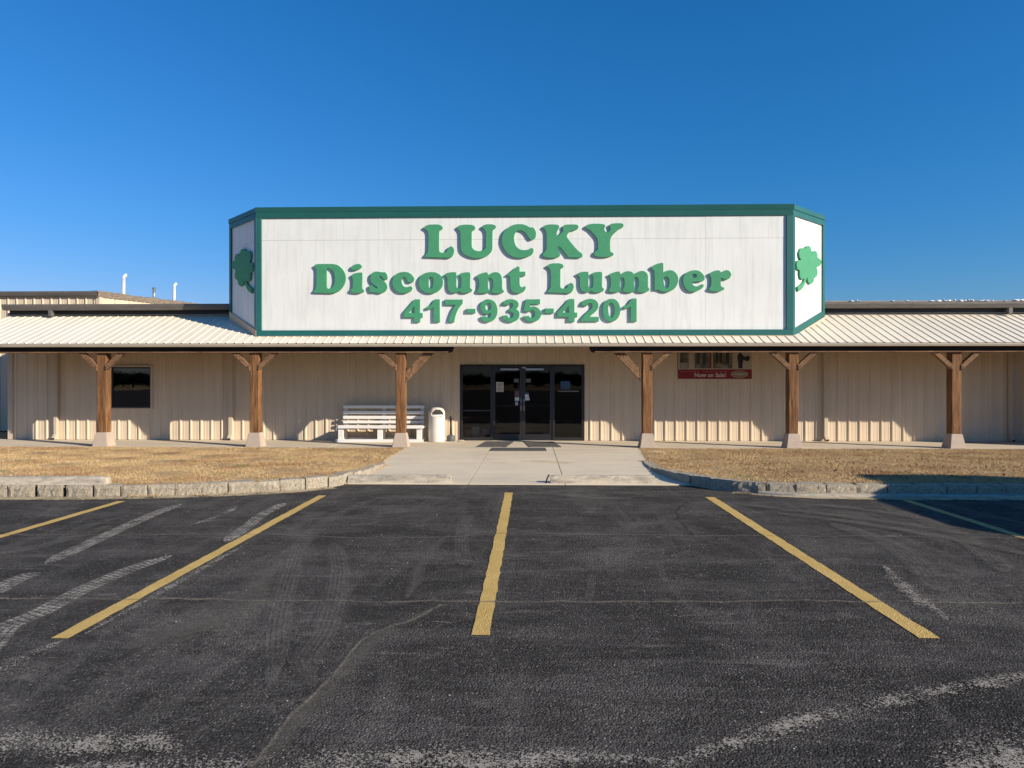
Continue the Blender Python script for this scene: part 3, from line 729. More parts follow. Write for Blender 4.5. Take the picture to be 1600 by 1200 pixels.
# loose pale stones on the asphalt
bm = bmesh.new()
for i in range(170):
    y = 3.0 + 8.4 * random.random() ** 1.3
    x = random.uniform(-0.72, 0.66) * y
    r = random.uniform(0.002, 0.006)
    ret = bmesh.ops.create_icosphere(bm, subdivisions=1, radius=r, matrix=Matrix.Translation((x, y, r * 0.45)) @ Matrix.Diagonal((random.uniform(0.8, 1.5), random.uniform(0.8, 1.3), 0.6, 1)))
me = bm_mesh('loose_stones', bm)
o = obj('loose_stones', me, simple('pale_stone', (0.40, 0.37, 0.32), 0.9, 0.2, 0, 0.35, 30))
tag(o, 'tiny pale stones scattered over the dark asphalt', 'gravel', kind='stuff')

# concrete walk: slabs separated by joints
walk = sheet('walkway', -3.25, 3.3, 11.72, 18.10, 0.004, MAT['joint'])
xs = [-3.2, -1.03, 0.57, 3.25]
ys = [11.72, 14.95, 18.06]
g = 0.006
for i in range(3):
    for j in range(2):
        box('concrete_slab', xs[i] + g, xs[i + 1] - g, ys[j] + (g if j else 0), ys[j + 1] - g, 0.0, 0.020, MAT['walk'], walk, 0.003)
# faded yellow paint on the walk
k = NT('faded_yellow_paint')
co = k.coord('world')
n1 = k.noise(co, 1.6, 6, 0.7)
k.base((0.55, 0.40, 0.12), 0.9, 0.1)
uv = k.coord('uv'); sx = k.n('ShaderNodeSeparateXYZ'); k.l(uv, sx.inputs[0])
edge = k.math('SUBTRACT', 1.0, k.math('ABSOLUTE', k.math('SUBTRACT', k.math('MULTIPLY', sx.outputs[0], 2.0), 1.0)))
k.alpha(k.math('MULTIPLY', k.math('MULTIPLY', k.ramp(edge, [(0.0, 0.0), (0.8, 1.0)]), k.ramp(n1, [(0.42, 0.0), (0.62, 0.6)])), 0.6))
ribbon('faded_paint', [(-0.75, 14.6), (-0.2, 14.95), (0.3, 15.0), (0.8, 14.7)], 0.5, k.m, 0.0245, walk)

porch = sheet('porch_floor', -16.6, 22, 18.06, 20.6, 0.004, MAT['joint'])
px = [-16.6, -12.6, -9.1, -5.2, -1.03, 0.57, 4.8, 8.7, 12.7, 17.0, 22.0]
for a, b in zip(px, px[1:]):
    box('concrete_slab', a + g, b - g, 18.06 + g, 20.58, 0.0, 0.022, MAT['porch'], porch, 0.003)

# ------------------------------------------------------------------ lawns
KL = [(-26, 10.28), (-12, 10.28), (-8, 10.29), (-6, 10.37), (-5, 10.54), (-4.2, 10.80), (-3.6, 11.08), (-3.2, 11.47), (-3.03, 12.0), (-2.97, 12.8), (-2.96, 13.8), (-2.98, 14.9)]
KR = [(2.36, 15.2), (2.33, 14.2), (2.36, 13.2), (2.46, 12.3), (2.74, 11.55), (3.18, 11.08), (3.75, 10.82), (4.5, 10.72), (6.5, 10.70), (9.5, 10.74), (14, 10.78), (26, 10.78)]

def smoothstep(a, b, x):
    t = min(1, max(0, (x - a) / (b - a)))
    return t * t * (3 - 2 * t)
def kerb_top(y):
    return 0.172 + (0.035 - 0.172) * smoothstep(11.3, 15.0, y)

def lawn_h(x, y, xe):
    zf = 0.165 + (0.024 - 0.165) * smoothstep(11.2, 17.9, y)
    ze = kerb_top(y) - 0.012 if y < 15 else 0.024
    d = min(1, abs(x - xe) / 2.0)
    return min(ze, zf) + (zf - min(ze, zf)) * d

def edge_x(path, y, side):
    """inner lawn edge beside the walk at a given y"""
    best = None
    ps = path if side < 0 else list(reversed(path))
    for (x0, y0), (x1, y1) in zip(ps, ps[1:]):
        if min(y0, y1) <= y <= max(y0, y1) and abs(y1 - y0) > 1e-6:
            best = x0 + (x1 - x0) * (y - y0) / (y1 - y0)
    if best is None:
        e = ps[-1]
        t = min(1, max(0, (y - e[1]) / (18.05 - e[1])))
        best = e[0] + ((-3.10 if side < 0 else 2.62) - e[0]) * t
    return best

def lawn(name, path, side, far):
    ys_ = np.concatenate([np.linspace(10.50 if side < 0 else 10.92, 11.6, 12), np.linspace(11.75, 18.05, 34)])
    nx = 90
    V, F = [], []
    for y in ys_:
        e = edge_x(path, y, side) + side * 0.14
        for i in range(nx + 1):
            t = (i / nx) ** 1.5
            x = e + (far - e) * t
            z = lawn_h(x, y, e) + 0.012 * math.sin(x * 3.1 + y * 1.7) * math.sin(y * 2.3 - x) * (1 if 11 < y < 17.6 else 0.3)
            V.append((x, y, z))
    m = nx + 1
    for j in range(len(ys_) - 1):
        for i in range(nx):
            F.append((j * m + i, j * m + i + 1, (j + 1) * m + i + 1, (j + 1) * m + i))
    me = bpy.data.meshes.new(name)
    me.from_pydata(V, [], F)
    bm = bmesh.new(); bm.from_mesh(me); bmesh.ops.recalc_face_normals(bm, faces=bm.faces)
    if bm.faces[0].normal.z < 0: bmesh.ops.reverse_faces(bm, faces=bm.faces)
    bm.to_mesh(me); bm.free()
    o = obj(name, me, MAT['lawn'])
    o['kind'] = 'structure'
    return o
lawn('lawn_left', KL, -1, -26)
lawn('lawn_right', KR, 1, 26)

def grass(name, path, side, far, n, label):
    X = np.empty(n); Y = np.empty(n); Zb = np.empty(n)
    yy = rng.uniform(10.48 if side < 0 else 10.90, 18.03, n * 2)
    ii = 0
    for y in yy:
        e = edge_x(path, y, side) + side * 0.10
        lim = -0.80 * y if side < 0 else 0.74 * y
        if (lim - e) * side <= 0: continue
        x = e + (lim - e) * rng.random()
        X[ii] = x; Y[ii] = y; Zb[ii] = lawn_h(x, y, e); ii += 1
        if ii == n: break
    X, Y, Zb = X[:ii], Y[:ii], Zb[:ii]
    n = ii
    clump = 0.5 + 0.5 * np.sin(X * 2.3 + np.sin(Y * 1.9) * 2) * np.sin(Y * 2.9 + np.cos(X * 1.3) * 2)
    fine_c = 0.5 + 0.5 * np.sin(X * 9.1 + 3 * np.sin(Y * 5.3)) * np.sin(Y * 11.7 + 3 * np.cos(X * 4.1))
    hgt = rng.uniform(0.010, 0.030, n) * (0.5 + 0.6 * clump + 0.9 * fine_c ** 3)
    ang = rng.uniform(0, 2 * np.pi, n)
    wd = rng.uniform(0.002, 0.006, n)
    lean = rng.uniform(0.2, 1.5, n) * hgt
    la = rng.uniform(0, 2 * np.pi, n)
    V = np.empty((n, 3, 3), dtype=np.float32)
    V[:, 0, 0] = X - np.cos(ang) * wd; V[:, 0, 1] = Y - np.sin(ang) * wd; V[:, 0, 2] = Zb - 0.004
    V[:, 1, 0] = X + np.cos(ang) * wd; V[:, 1, 1] = Y + np.sin(ang) * wd; V[:, 1, 2] = Zb - 0.004
    V[:, 2, 0] = X + np.cos(la) * lean; V[:, 2, 1] = Y + np.sin(la) * lean; V[:, 2, 2] = Zb + hgt
    me = bpy.data.meshes.new(name)
    me.vertices.add(n * 3); me.vertices.foreach_set('co', V.ravel())
    me.loops.add(n * 3); me.loops.foreach_set('vertex_index', np.arange(n * 3, dtype=np.int32))
    me.polygons.add(n)
    me.polygons.foreach_set('loop_start', np.arange(0, n * 3, 3, dtype=np.int32))
    me.polygons.foreach_set('loop_total', np.full(n, 3, dtype=np.int32))
    me.update()
    a = me.attributes.new('shade', 'FLOAT', 'POINT')
    sh = np.repeat(np.clip(rng.normal(0.5, 0.24, n), 0, 1), 3).astype(np.float32)
    a.data.foreach_set('value', sh)
    o = obj(name, me, MAT['grass'])
    tag(o, label, 'grass', kind='stuff')
    return o
grass('dry_grass', KL, -1, -14, 150000, 'short straw-coloured dormant grass with green tufts left of the walkway')
grass('dry_grass', KR, 1, 14, 150000, 'short straw-coloured dormant grass right of the walkway')

# ragged tufts along the edging, above and below the blocks
def fringe(path, side, n):
    ln = smooth_line(path, 0.05)
    V = []
    F = []
    sh = []
    r = random.Random(9 + side)
    for q in range(n):
        i = r.randrange(len(ln) - 1)
        p = ln[i]
        if not (abs(p.x) < 9): continue
        d = (ln[i + 1] - ln[i]).normalized()
        nr_ = Vector((-d.y, d.x, 0))
        dense = math.sin(p.x * 5.1 + p.y * 3) + math.sin(p.x * 2.3 + 1)
        low = r.random() < 0.35
        if dense < (0.5 if low else -0.6): continue
        off = r.uniform(-0.07, -0.01) if low else r.uniform(0.16, 0.32)
        zb = 0.0 if low else kerb_top(p.y) - 0.015
        c = p + nr_ * off
        hh = r.uniform(0.02, 0.06)
        a = r.uniform(0, 6.28); w = r.uniform(0.002, 0.005)
        l = r.uniform(0.1, 0.9) * hh; la = r.uniform(0, 6.28)
        k0 = len(V)
        V += [(c.x - w * math.cos(a), c.y - w * math.sin(a), zb), (c.x + w * math.cos(a), c.y + w * math.sin(a), zb), (c.x + l * math.cos(la), c.y + l * math.sin(la), zb + hh)]
        F.append((k0, k0 + 1, k0 + 2))
        sh += [min(1, max(0, r.gauss(0.5, 0.25)))] * 3
    me = bpy.data.meshes.new('grass_fringe')
    me.from_pydata(V, [], F)
    at_ = me.attributes.new('shade', 'FLOAT', 'POINT')
    at_.data.foreach_set('value', sh)
    o = obj('grass_fringe', me, MAT['grass'])
    tag(o, 'ragged dry tufts along the %s block edging' % ('left' if side < 0 else 'right'), 'grass', kind='stuff')
fringe(KL, -1, 22000)
fringe(KR, 1, 22000)

# dead leaves on the right lawn
bm = bmesh.new()
for i in range(260):
    y = random.uniform(11.2, 15.5); x = random.uniform(4.0, 0.72 * y)
    e = edge_x(KR, y, 1)
    z = lawn_h(x, y, e) + 0.03
    M_ = Matrix.Translation((x, y, z)) @ Euler((random.uniform(-.7, .7), random.uniform(-.7, .7), random.uniform(0, 6.3))).to_matrix().to_4x4()
    s = random.uniform(0.012, 0.03)
    bm.faces.new([bm.verts.new(M_ @ Vector(p)) for p in ((-s, 0, 0), (0, -s * .6, .004), (s * 1.2, 0, 0), (0, s * .6, .004))])
o = obj('fallen_leaves', bm_mesh('fallen_leaves', bm), simple('brown_leaf', (0.11, 0.055, 0.03), 0.8, 0.2, 0, 0.4, 9))
tag(o, 'brown fallen leaves scattered on the right lawn', 'leaves', kind='stuff')

# litter along the foot of the block edging
ribbon('leaf_litter', [(-14, 10.12), (-8, 10.12), (-6, 10.22), (-5, 10.40), (-4.2, 10.66), (-3.6, 10.95), (-3.15, 11.3)], 0.44, MAT['sand'], 0.011)
ribbon('leaf_litter', [(3.1, 10.98), (3.55, 10.72), (4.2, 10.52), (5.2, 10.44), (7, 10.43), (12, 10.48)], 0.36, MAT['sand'], 0.011)

# ------------------------------------------------------------------ block edging
def block_mesh(L, D, Hh, seed):
    r = random.Random(seed)
    bm = bmesh.new()
    nx_, nz_ = 9, 5
    front = [[None] * (nz_ + 1) for _ in range(nx_ + 1)]
    for i in range(nx_ + 1):
        for j in range(nz_ + 1):
            edge = i in (0, nx_) or j in (0, nz_)
            y = -D + (0.012 if edge else 0.0) + (r.uniform(-0.006, 0.004) if edge else r.uniform(-0.010, 0.007))
            x = -L / 2 + L * i / nx_ + (0 if i in (0, nx_) else r.uniform(-0.012, 0.012))
            z = Hh * j / nz_ + (0 if j in (0,) else r.uniform(-0.006, 0.004))
            front[i][j] = bm.verts.new((x, y, z))
    for i in range(nx_):
        for j in range(nz_):
            bm.faces.new([front[i][j], front[i + 1][j], front[i + 1][j + 1], front[i][j + 1]])
    w = 0.78
    bt = [bm.verts.new((-L / 2 * w, 0, Hh)), bm.verts.new((L / 2 * w, 0, Hh))]
    bb = [bm.verts.new((-L / 2 * w, 0, 0)), bm.verts.new((L / 2 * w, 0, 0))]
    bm.faces.new([front[i][nz_] for i in range(nx_ + 1)] + [bt[1], bt[0]])
    bm.faces.new([front[0][j] for j in range(nz_, -1, -1)] + [bb[0], bt[0]])
    bm.faces.new([front[nx_][j] for j in range(nz_ + 1)] + [bt[1], bb[1]])
    bm.faces.new([bt[0], bt[1], bb[1], bb[0]])
    return bm_mesh('block', bm)

def edging(name, path, L, label, side, x_lim):
    root = empty(name, (path[3][0], path[3][1], 0))
    tag(root, label, 'block edging')
    meshes = [block_mesh(L, 0.26, 0.24, 40 + i + (0 if side < 0 else 10)) for i in range(6)]
    for mm in meshes: mm.materials.append(MAT['block'])
    ln = smooth_line(path, 0.02)
    acc = 0.0
    nxt = L * 0.5
    i = 0
    while i < len(ln) - 1:
        seg = (ln[i + 1] - ln[i]).length
        if acc + seg >= nxt:
            p = ln[i]
            d = (ln[i + 1] - ln[i]).normalized()
            if abs(p.x) < x_lim:
                top = kerb_top(p.y) + random.uniform(-0.008, 0.008)
                o = bpy.data.objects.new('block', random.choice(meshes))
                nrm = Vector((-d.y, d.x, 0))
                o.location = p + nrm * (0.26 + random.uniform(-0.012, 0.012)) + Vector((0, 0, top - 0.24)) - Vector(root.location)
                gap = 0.0
                rz = math.atan2(d.y, d.x) + random.uniform(-0.03, 0.03)
                if side < 0 and p.x < -5.9:
                    gap = random.uniform(0.02, 0.05); rz += random.uniform(-0.10, 0.06)
                o.rotation_euler = (random.uniform(-.02, .02), random.uniform(-.012, .012), rz)
                link(o, root)
                nxt += L + 0.008 + gap
            else:
                nxt += L + 0.01
        acc += seg
        i += 1
    return root
edging('block_edging', KL, 0.37, 'rough grey split-face block edging of the lawn left of the walkway', -1, 13)
edging('block_edging', KR, 0.43, 'rough grey split-face block edging curving round the lawn right of the walkway', 1, 13)

# low concrete ledge below the right-hand blocks
ledge = [(3.45, 10.86), (3.75, 10.70), (4.1, 10.62), (4.5, 10.58), (6.5, 10.555), (9.5, 10.59), (14, 10.63)]
bm = bmesh.new()
ln = smooth_line(ledge, 0.25)
rings = []
for i, p in enumerate(ln):
    d = (ln[min(i + 1, len(ln) - 1)] - ln[max(i - 1, 0)]).normalized()
    nr = Vector((-d.y, d.x, 0))
    rings.append([bm.verts.new(p + nr * a + Vector((0, 0, z))) for a, z in ((-0.03, 0.0), (-0.02 + random.uniform(-.008, .008), 0.036), (0.0, 0.046), (0.25, 0.046))])
for a, b in zip(rings, rings[1:]):
    for q in range(3):
        bm.faces.new([a[q], b[q], b[q + 1], a[q + 1]])
o = obj('concrete_ledge', bm_mesh('concrete_ledge', bm), MAT['stop'])
tag(o, 'low concrete ledge at the foot of the right-hand block edging', 'kerb')

# ------------------------------------------------------------------ wheel stops
def wheel_stop(x0, x1, y, z, label, rz=0.0, depth=0.2, hgt=0.125, seed=1):
    r = random.Random(seed)
    L = x1 - x0
    bm = bmesh.new()
    prof = [(-depth / 2, 0), (-depth / 2 + 0.012, 0.03), (-depth * 0.30, hgt - 0.012), (-depth * 0.22, hgt), (depth * 0.22, hgt), (depth * 0.30, hgt - 0.012), (depth / 2 - 0.012, 0.03), (depth / 2, 0)]
    n = 26
    rings = []
    for i in range(n + 1):
        x = -L / 2 + L * i / n
        e = 0.012 if i in (0, n) else 0
        rings.append([bm.verts.new((x + r.uniform(-.002, .002), a * (1 - e * 4) + r.uniform(-.003, .003), max(0, b - e + (r.uniform(-.006, .003) if b > 0.05 else 0)))) for a, b in prof])
    for a, b in zip(rings, rings[1:]):
        for q in range(len(prof) - 1):
            bm.faces.new([a[q], b[q], b[q + 1], a[q + 1]])
    bm.faces.new(rings[0]); bm.faces.new(list(reversed(rings[-1])))
    o = obj('wheel_stop', bm_mesh('wheel_stop', bm), MAT['stop'], None, ((x0 + x1) / 2, y, z), (0, 0, rz))
    tag(o, label, 'wheel stop', 'concrete wheel stops')
    return o
wheel_stop(-3.05, -1.33, 11.86, 0.020, 'stained concrete wheel stop across the left half of the walkway mouth', 0.02, seed=2)
wheel_stop(0.33, 2.06, 11.90, 0.020, 'stained concrete wheel stop across the right half of the walkway mouth', 0.01, seed=3)
wheel_stop(-8.20, -6.33, 10.47, 0.172, 'concrete wheel stop lying on top of the left block edging', 0.01, 0.22, 0.115, seed=4)
o = tube('rebar_pin', [(0.255, 11.80, 0.015), (0.275, 11.805, 0.10), (0.31, 11.81, 0.165)], 0.013, MAT['rust'], None, 8)
tag(o, 'bent rusty steel pin at the left end of the right wheel stop', 'steel pin')

# ------------------------------------------------------------------ store building
YW = 20.40
B = empty('store_building', (0, YW, 0))
tag(B, 'long low beige metal-clad store with timber porch and glass entrance', 'building')
B.location = (0, 0, 0)

def rib_profile(w, pitch, hb, ht, h, minor, start=0.0):
    """(x, height) polyline for a ribbed sheet of width w"""
    pts = [(0.0, 0.0)]
    n = int(math.ceil(w / pitch)) + 2
    for i in range(-1, n):
        c = (i + 0.5) * pitch - start
        seq = [(c - hb, 0), (c - ht, h), (c + ht, h), (c + hb, 0)]
        for q in minor:
            m0 = c + pitch * q
            seq += [(m0 - 0.014, 0), (m0 - 0.008, 0.0035), (m0 + 0.008, 0.0035), (m0 + 0.014, 0)]
        pts += seq
    pts.append((w, 0.0))
    pts = sorted(p for p in pts if 0 <= p[0] <= w)
    return pts

_pc = {}
def ribbed(w, length, pitch=0.3048, hb=0.036, ht=0.016, h=0.032, minor=(1 / 3, 2 / 3), start=0.0):
    """sheet in local XZ, ribs towards -Y"""
    key = (round(w, 3), round(length, 3), pitch, round(start, 3), h)
    if key in _pc: return _pc[key]
    bm = bmesh.new()
    pr = rib_profile(w, pitch, hb, ht, h, minor, start)
    a = [bm.verts.new((x, -y, 0)) for x, y in pr]
    b = [bm.verts.new((x, -y, length)) for x, y in pr]
    for i in range(len(pr) - 1):
        bm.faces.new([a[i], a[i + 1], b[i + 1], b[i]])
    me = bpy.data.meshes.new('ribbed_sheet')
    bm.to_mesh(me); bm.free()
    _pc[key] = me
    return me

PW = 0.9144
OPEN = [(-2.03, 1.545, 0.02, 2.205), (-12.26, -10.98, 0.90, 2.19)]   # entrance, window
def wall_panels(x0, x1, z0, z1, parent):
    x = x0
    while x < x1 - 1e-4:
        w = min(PW, x1 - x)
        cuts = sorted({x, x + w} | {c for o in OPEN for c in o[:2] if x < c < x + w})
        for a, b in zip(cuts, cuts[1:]):
            spans = [(z0, z1)]
            for ox0, ox1, oz0, oz1 in OPEN:
                if a >= ox0 - 1e-4 and b <= ox1 + 1e-4:
                    spans = [(z0, oz0), (oz1, z1)]
            for s0, s1 in spans:
                if s1 - s0 < 0.05: continue
                me = ribbed(b - a, s1 - s0, start=a - x)
                if not me.materials: me.materials.append(MAT['wall'])
                obj('wall_panel', me, None, parent, (a, YW, s0))
        x += w
wall_panels(-15.20, 21.0, 0.035, 3.72, B)
# wall structure behind the sheets
core = [(-15.2, -12.26, YW + 0.004, YW + 0.14, 0, 3.9), (-12.26, -10.98, YW + 0.004, YW + 0.14, 0, 0.90), (-12.26, -10.98, YW + 0.004, YW + 0.14, 2.19, 3.9),
        (-10.98, -2.03, YW + 0.004, YW + 0.14, 0, 3.9), (-2.03, 1.545, YW + 0.004, YW + 0.14, 2.205, 3.9), (1.545, 21.0, YW + 0.004, YW + 0.14, 0, 3.9),
        (-15.2, -15.06, YW + 0.14, 24.1, 0, 3.9), (-14.86, -14.72, 24.3, 40, 0, 3.9), (20.86, 21.0, YW + 0.14, 40, 0, 3.9), (-14.72, 20.86, 39.86, 40, 0, 3.9), (-15.06, -14.86, 24.0, 24.14, 0, 3.9)]
boxes('wall_core', core, MAT['trim'], B)
boxes('showroom', [(-14.6, 20.8, 27.0, 27.1, 0.03, 3.6), (-14.6, 20.8, 20.6, 27.0, 0.0, 0.02), (-14.6, 20.8, 20.6, 27.0, 3.2, 3.3), (-7.0, -6.9, 20.6, 27, 0.03, 3.2), (6.0, 6.1, 20.6, 27, 0.03, 3.2)], MAT['interior'], B)
# base and corner trims
box('corner_trim', -15.27, -15.13, YW - 0.045, YW + 0.05, 0.03, 3.72, MAT['trim'], B, 0.004)
# main roof, low slope
prism('main_roof', [(-15.3, 20.24, 3.90), (-15.3, 30, 4.55), (-15.3, 40.2, 3.9), (-15.3, 40.2, 3.82), (-15.3, 20.24, 3.82)], (0.5, 0, 0), MAT['bronze'], B)
prism('main_roof', [(-14.8, 20.24, 3.90), (-14.8, 30, 4.55), (-14.8, 40.2, 3.9), (-14.8, 40.2, 3.82), (-14.8, 20.24, 3.82)], (36, 0, 0), MAT['roof'], B)

# upper gutter (two runs, hidden between them by the sign)
def gutter(name, x0, x1, yf, yb, z0, z1, m, parent):
    pts = [(x0, yf, z1), (x0, yf, z1 - (z1 - z0) * 0.35), (x0, yf + (yb - yf) * 0.22, z0), (x0, yb, z0), (x0, yb, z1), (x0, yb - 0.012, z1), (x0, yb - 0.012, z0 + 0.012), (x0, yf + (yb - yf) * 0.22 + .01, z0 + 0.012), (x0, yf + 0.012, z1 - (z1 - z0) * 0.34), (x0, yf + 0.012, z1)]
    return prism(name, pts, (x1 - x0, 0, 0), m, parent)
for a, b in ((-15.2, -9.9), (-9.89, -3.0), (3.0, 10.6), (10.61, 21.0)):
    gutter('roof_gutter', a, b, 20.03, 20.235, 3.77, 3.935, MAT['bronze'], B)
boxes('gutter_shade_strip', [(-15.19, 20.99, 20.335, 20.365, 3.655, 3.815)], MAT['dark'], B)  # near-black strip paints in the shade below the upper gutter
for xx in (-13.82, 13.33):
    box('gutter_outlet', xx - 0.055, xx + 0.055, 20.08, 20.20, 3.60, 3.775, MAT['bronze'], B, 0.006)
# ragged white lumps along the right roof edge
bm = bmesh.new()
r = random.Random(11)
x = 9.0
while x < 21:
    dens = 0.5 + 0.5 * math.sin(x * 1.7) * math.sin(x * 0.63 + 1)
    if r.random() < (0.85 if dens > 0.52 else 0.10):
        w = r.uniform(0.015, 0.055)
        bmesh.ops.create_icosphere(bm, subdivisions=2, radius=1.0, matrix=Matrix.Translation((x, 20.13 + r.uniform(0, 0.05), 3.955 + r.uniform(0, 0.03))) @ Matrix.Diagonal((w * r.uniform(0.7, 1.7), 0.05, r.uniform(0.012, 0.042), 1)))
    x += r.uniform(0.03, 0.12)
o = obj('roof_edge_lumps', bm_mesh('roof_edge_lumps', bm), simple('white_lumps', (0.82, 0.82, 0.82), 0.7, 0.3), B)
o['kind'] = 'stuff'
box('roof_edge', 8.2, 21.0, 20.215, 20.40, 3.925, 3.985, simple('weathered_roof_edge', (0.30, 0.26, 0.21), 0.8, 0.2, 0, 0.4, 6, (0.5, 4, 4)), B, 0.01)

# downspouts
for xx, w in ((-13.80, 0.10), (-8.66, 0.115), (8.34, 0.11), (13.48, 0.11)):
    d = box('downspout', xx - w / 2, xx + w / 2, YW - 0.135, YW - 0.038, 0.14, 3.55, MAT['trim'], B, 0.008)
    sh = prism('outlet_shoe', [(0, -0.05, 0.05), (0, 0.045, 0.05), (0, 0.045, -0.02), (0, -0.03, -0.09), (0, -0.13, -0.105), (0, -0.14, -0.05)], (w * 0.9, 0, 0), MAT['trim'], d)
    sh.location = (-w * 0.45, 0, 0)
    prism('outlet_hole', [(0.008, -0.141, -0.056), (0.008, -0.131, -0.100), (0.008, -0.138, -0.1)], (w * 0.9 - 0.016, 0, 0), MAT['black'], d).location = (-w * 0.45, -0.003, 0)

# window on the left
wn = empty('window', (-11.62, YW, 0.90), 0, B)
fr = [(-0.64, 0.64, -0.055, 0.06, 0.0, 0.05), (-0.64, 0.64, -0.055, 0.06, 1.24, 1.29), (-0.64, -0.585, -0.055, 0.06, 0.05, 1.24), (0.585, 0.64, -0.055, 0.06, 0.05, 1.24)]
boxes('window_frame', fr, MAT['trim'], wn, 0.004)
boxes('window_sash', [(-0.583, 0.583, -0.02, 0.03, 0.052, 0.09), (-0.583, 0.583, -0.02, 0.03, 1.20, 1.238), (-0.583, -0.545, -0.02, 0.03, 0.09, 1.20), (0.545, 0.583, -0.02, 0.03, 0.09, 1.20)], MAT['dark'], wn)
boxes('window_pane', [(-0.544, 0.544, 0.0, 0.006, 0.091, 1.199)], MAT['win_glass'], wn)
boxes('window_blind', [(-0.6, 0.6, 0.12, 0.13, 0.02, 1.27)], MAT['interior'], wn)

# entrance
E_ = empty('entrance', (-0.2425, YW, 0.02), 0, B)
ex0, ex1 = -1.7625, 1.7625
fw = 0.055
post_x = [-1.7625, -0.905, 0.935, 1.7075]
frame = [(ex0, ex1, -0.05, 0.07, 2.11, 2.165)]
for q in (ex0, -0.905, 0.875, ex1 - fw):
    frame.append((q, q + fw, -0.05, 0.07, 0.0, 2.11))
frame += [(ex0 + fw, -0.905, -0.05, 0.07, 0.0, 0.10), (0.93, ex1 - fw, -0.05, 0.07, 0.0, 0.10), (ex0 + fw, -0.905, -0.03, 0.05, 0.84, 0.885)]
boxes('door_frame', frame, MAT['dark'], E_, 0.003)
boxes('threshold', [(-0.85, 0.875, -0.07, 0.09, 0.0, 0.012)], MAT['galv'], E_)
boxes('sidelight_pane', [(ex0 + fw, -0.905, 0.0, 0.008, 0.885, 2.11)], MAT['glass'], E_)
boxes('sidelight_pane', [(ex0 + fw, -0.905, 0.0, 0.008, 0.10, 0.84)], MAT['glass'], E_)
boxes('sidelight_pane', [(0.93, ex1 - fw, 0.0, 0.008, 0.10, 2.11)], MAT['glass'], E_)
def leaf(x0, x1, hx):
    st = 0.075
    bm = bmesh.new()
    for b in ((x0, x0 + st, -0.022, 0.022, 0.02, 2.10), (x1 - st, x1, -0.022, 0.022, 0.02, 2.10), (x0 + st, x1 - st, -0.022, 0.022, 0.02, 0.19), (x0 + st, x1 - st, -0.022, 0.022, 2.0, 2.10)):
        add_box(bm, *b)
    boxes('door_pane', [(x0 + st, x1 - st, -0.004, 0.004, 0.19, 2.0)], MAT['glass'], E_)
    bm2 = bmesh.new()
    add_tube(bm2, [(hx, -0.022, 0.86), (hx, -0.07, 0.87), (hx, -0.075, 0.95), (hx, -0.075, 1.15), (hx, -0.07, 1.23), (hx, -0.022, 1.24)], 0.011, 8)
    obj('door_leaf', bm_mesh('door_leaf', bm), MAT['dark'], E_)
    obj('door_handle', bm_mesh('door_handle', bm2, True), MAT['chrome'], E_)
leaf(-0.848, 0.010, -0.03)
leaf(0.016, 0.873, 0.055)
boxes('door_closer', [(-0.62, -0.10, -0.055, -0.023, 2.02, 2.07), (0.10, 0.62, -0.055, -0.023, 2.02, 2.07)], MAT['galv'], E_)
boxes('push_bar', [(-0.77, -0.07, 0.03, 0.06, 0.98, 1.02), (0.10, 0.80, 0.03, 0.06, 0.98, 1.02)], MAT['grey_pl'], E_)

# inside, just behind the glass
o = boxes('display_shelf', [(-1.95, -1.15, 20.56, 20.95, 0.03, 0.13), (-1.95, -1.15, 20.70, 21.15, 0.62, 0.66)], simple('shelf_red', (0.16, 0.03, 0.04), 0.7))
tag(o, 'low red display shelf inside the left side window of the entrance', 'shelf')
def carton(x, w, h, m, label):
    q = boxes('carton', [(x, x + w, 20.57, 20.75, 0.131, 0.13 + h)], m, None, 0.006)
    tag(q, label, 'box', 'goods on the shelf inside the door')
carton(-1.90, 0.17, 0.17, simple('pink_box', (0.45, 0.14, 0.17), 0.6), 'pink carton at the left end of the shelf behind the side window')
carton(-1.71, 0.22, 0.27, simple('white_box', (0.50, 0.52, 0.52), 0.6), 'tall pale carton in the middle of the shelf behind the side window')
carton(-1.42, 0.17, 0.22, simple('blue_box', (0.08, 0.25, 0.42), 0.6), 'blue carton at the right end of the shelf behind the side window')

# notices on the glass
def notice(px0, px1, z0, z1, m, label, lines=0, y=YW - 0.030):
    q = empty('notice', ((px0 + px1) / 2, y, z0))
    tag(q, label, 'notice')
    w = px1 - px0
    h = z1 - z0
    box('sheet', -w / 2, w / 2, -0.001, 0.001, 0, h, m, q)
    for i in range(lines):
        zz = h * (0.86 - 0.74 * i / max(1, lines - 1))
        ww = w * random.uniform(0.28, 0.40)
        box('print_line', -ww, ww, -0.0045, -0.002, zz - h * 0.018, zz + h * 0.018, MAT['ink'], q)
notice(-0.985, -0.775, 1.42, 1.70, simple('cream_paper', (0.55, 0.53, 0.44), 0.8, 0.1), 'cream sheet with printed lines taped to the left door', 7)
notice(-0.475, -0.345, 1.69, 1.80, simple('grey_sticker', (0.14, 0.14, 0.135), 0.7), 'small grey sticker high on the left door', 2)
notice(-0.130, 0.005, 1.69, 1.80, simple('grey_sticker2', (0.17, 0.17, 0.155), 0.7), 'small grey sticker high on the right door', 2)
notice(-0.455, -0.325, 1.27, 1.45, simple('dim_pink_card', (0.13, 0.085, 0.10), 0.7), 'dim purplish card above the white slip on the left door', 1)
notice(-0.450, -0.330, 1.165, 1.262, MAT['paper'], 'small white slip at mid height on the left door', 3)
notice(-0.440, -0.360, 1.03, 1.14, simple('round_sticker', (0.40, 0.40, 0.42), 0.7), 'small pale sticker below the white slip on the left door', 1)
notice(-0.160, -0.055, 1.26, 1.35, MAT['paper'], 'upper of two white slips on the right door', 2)
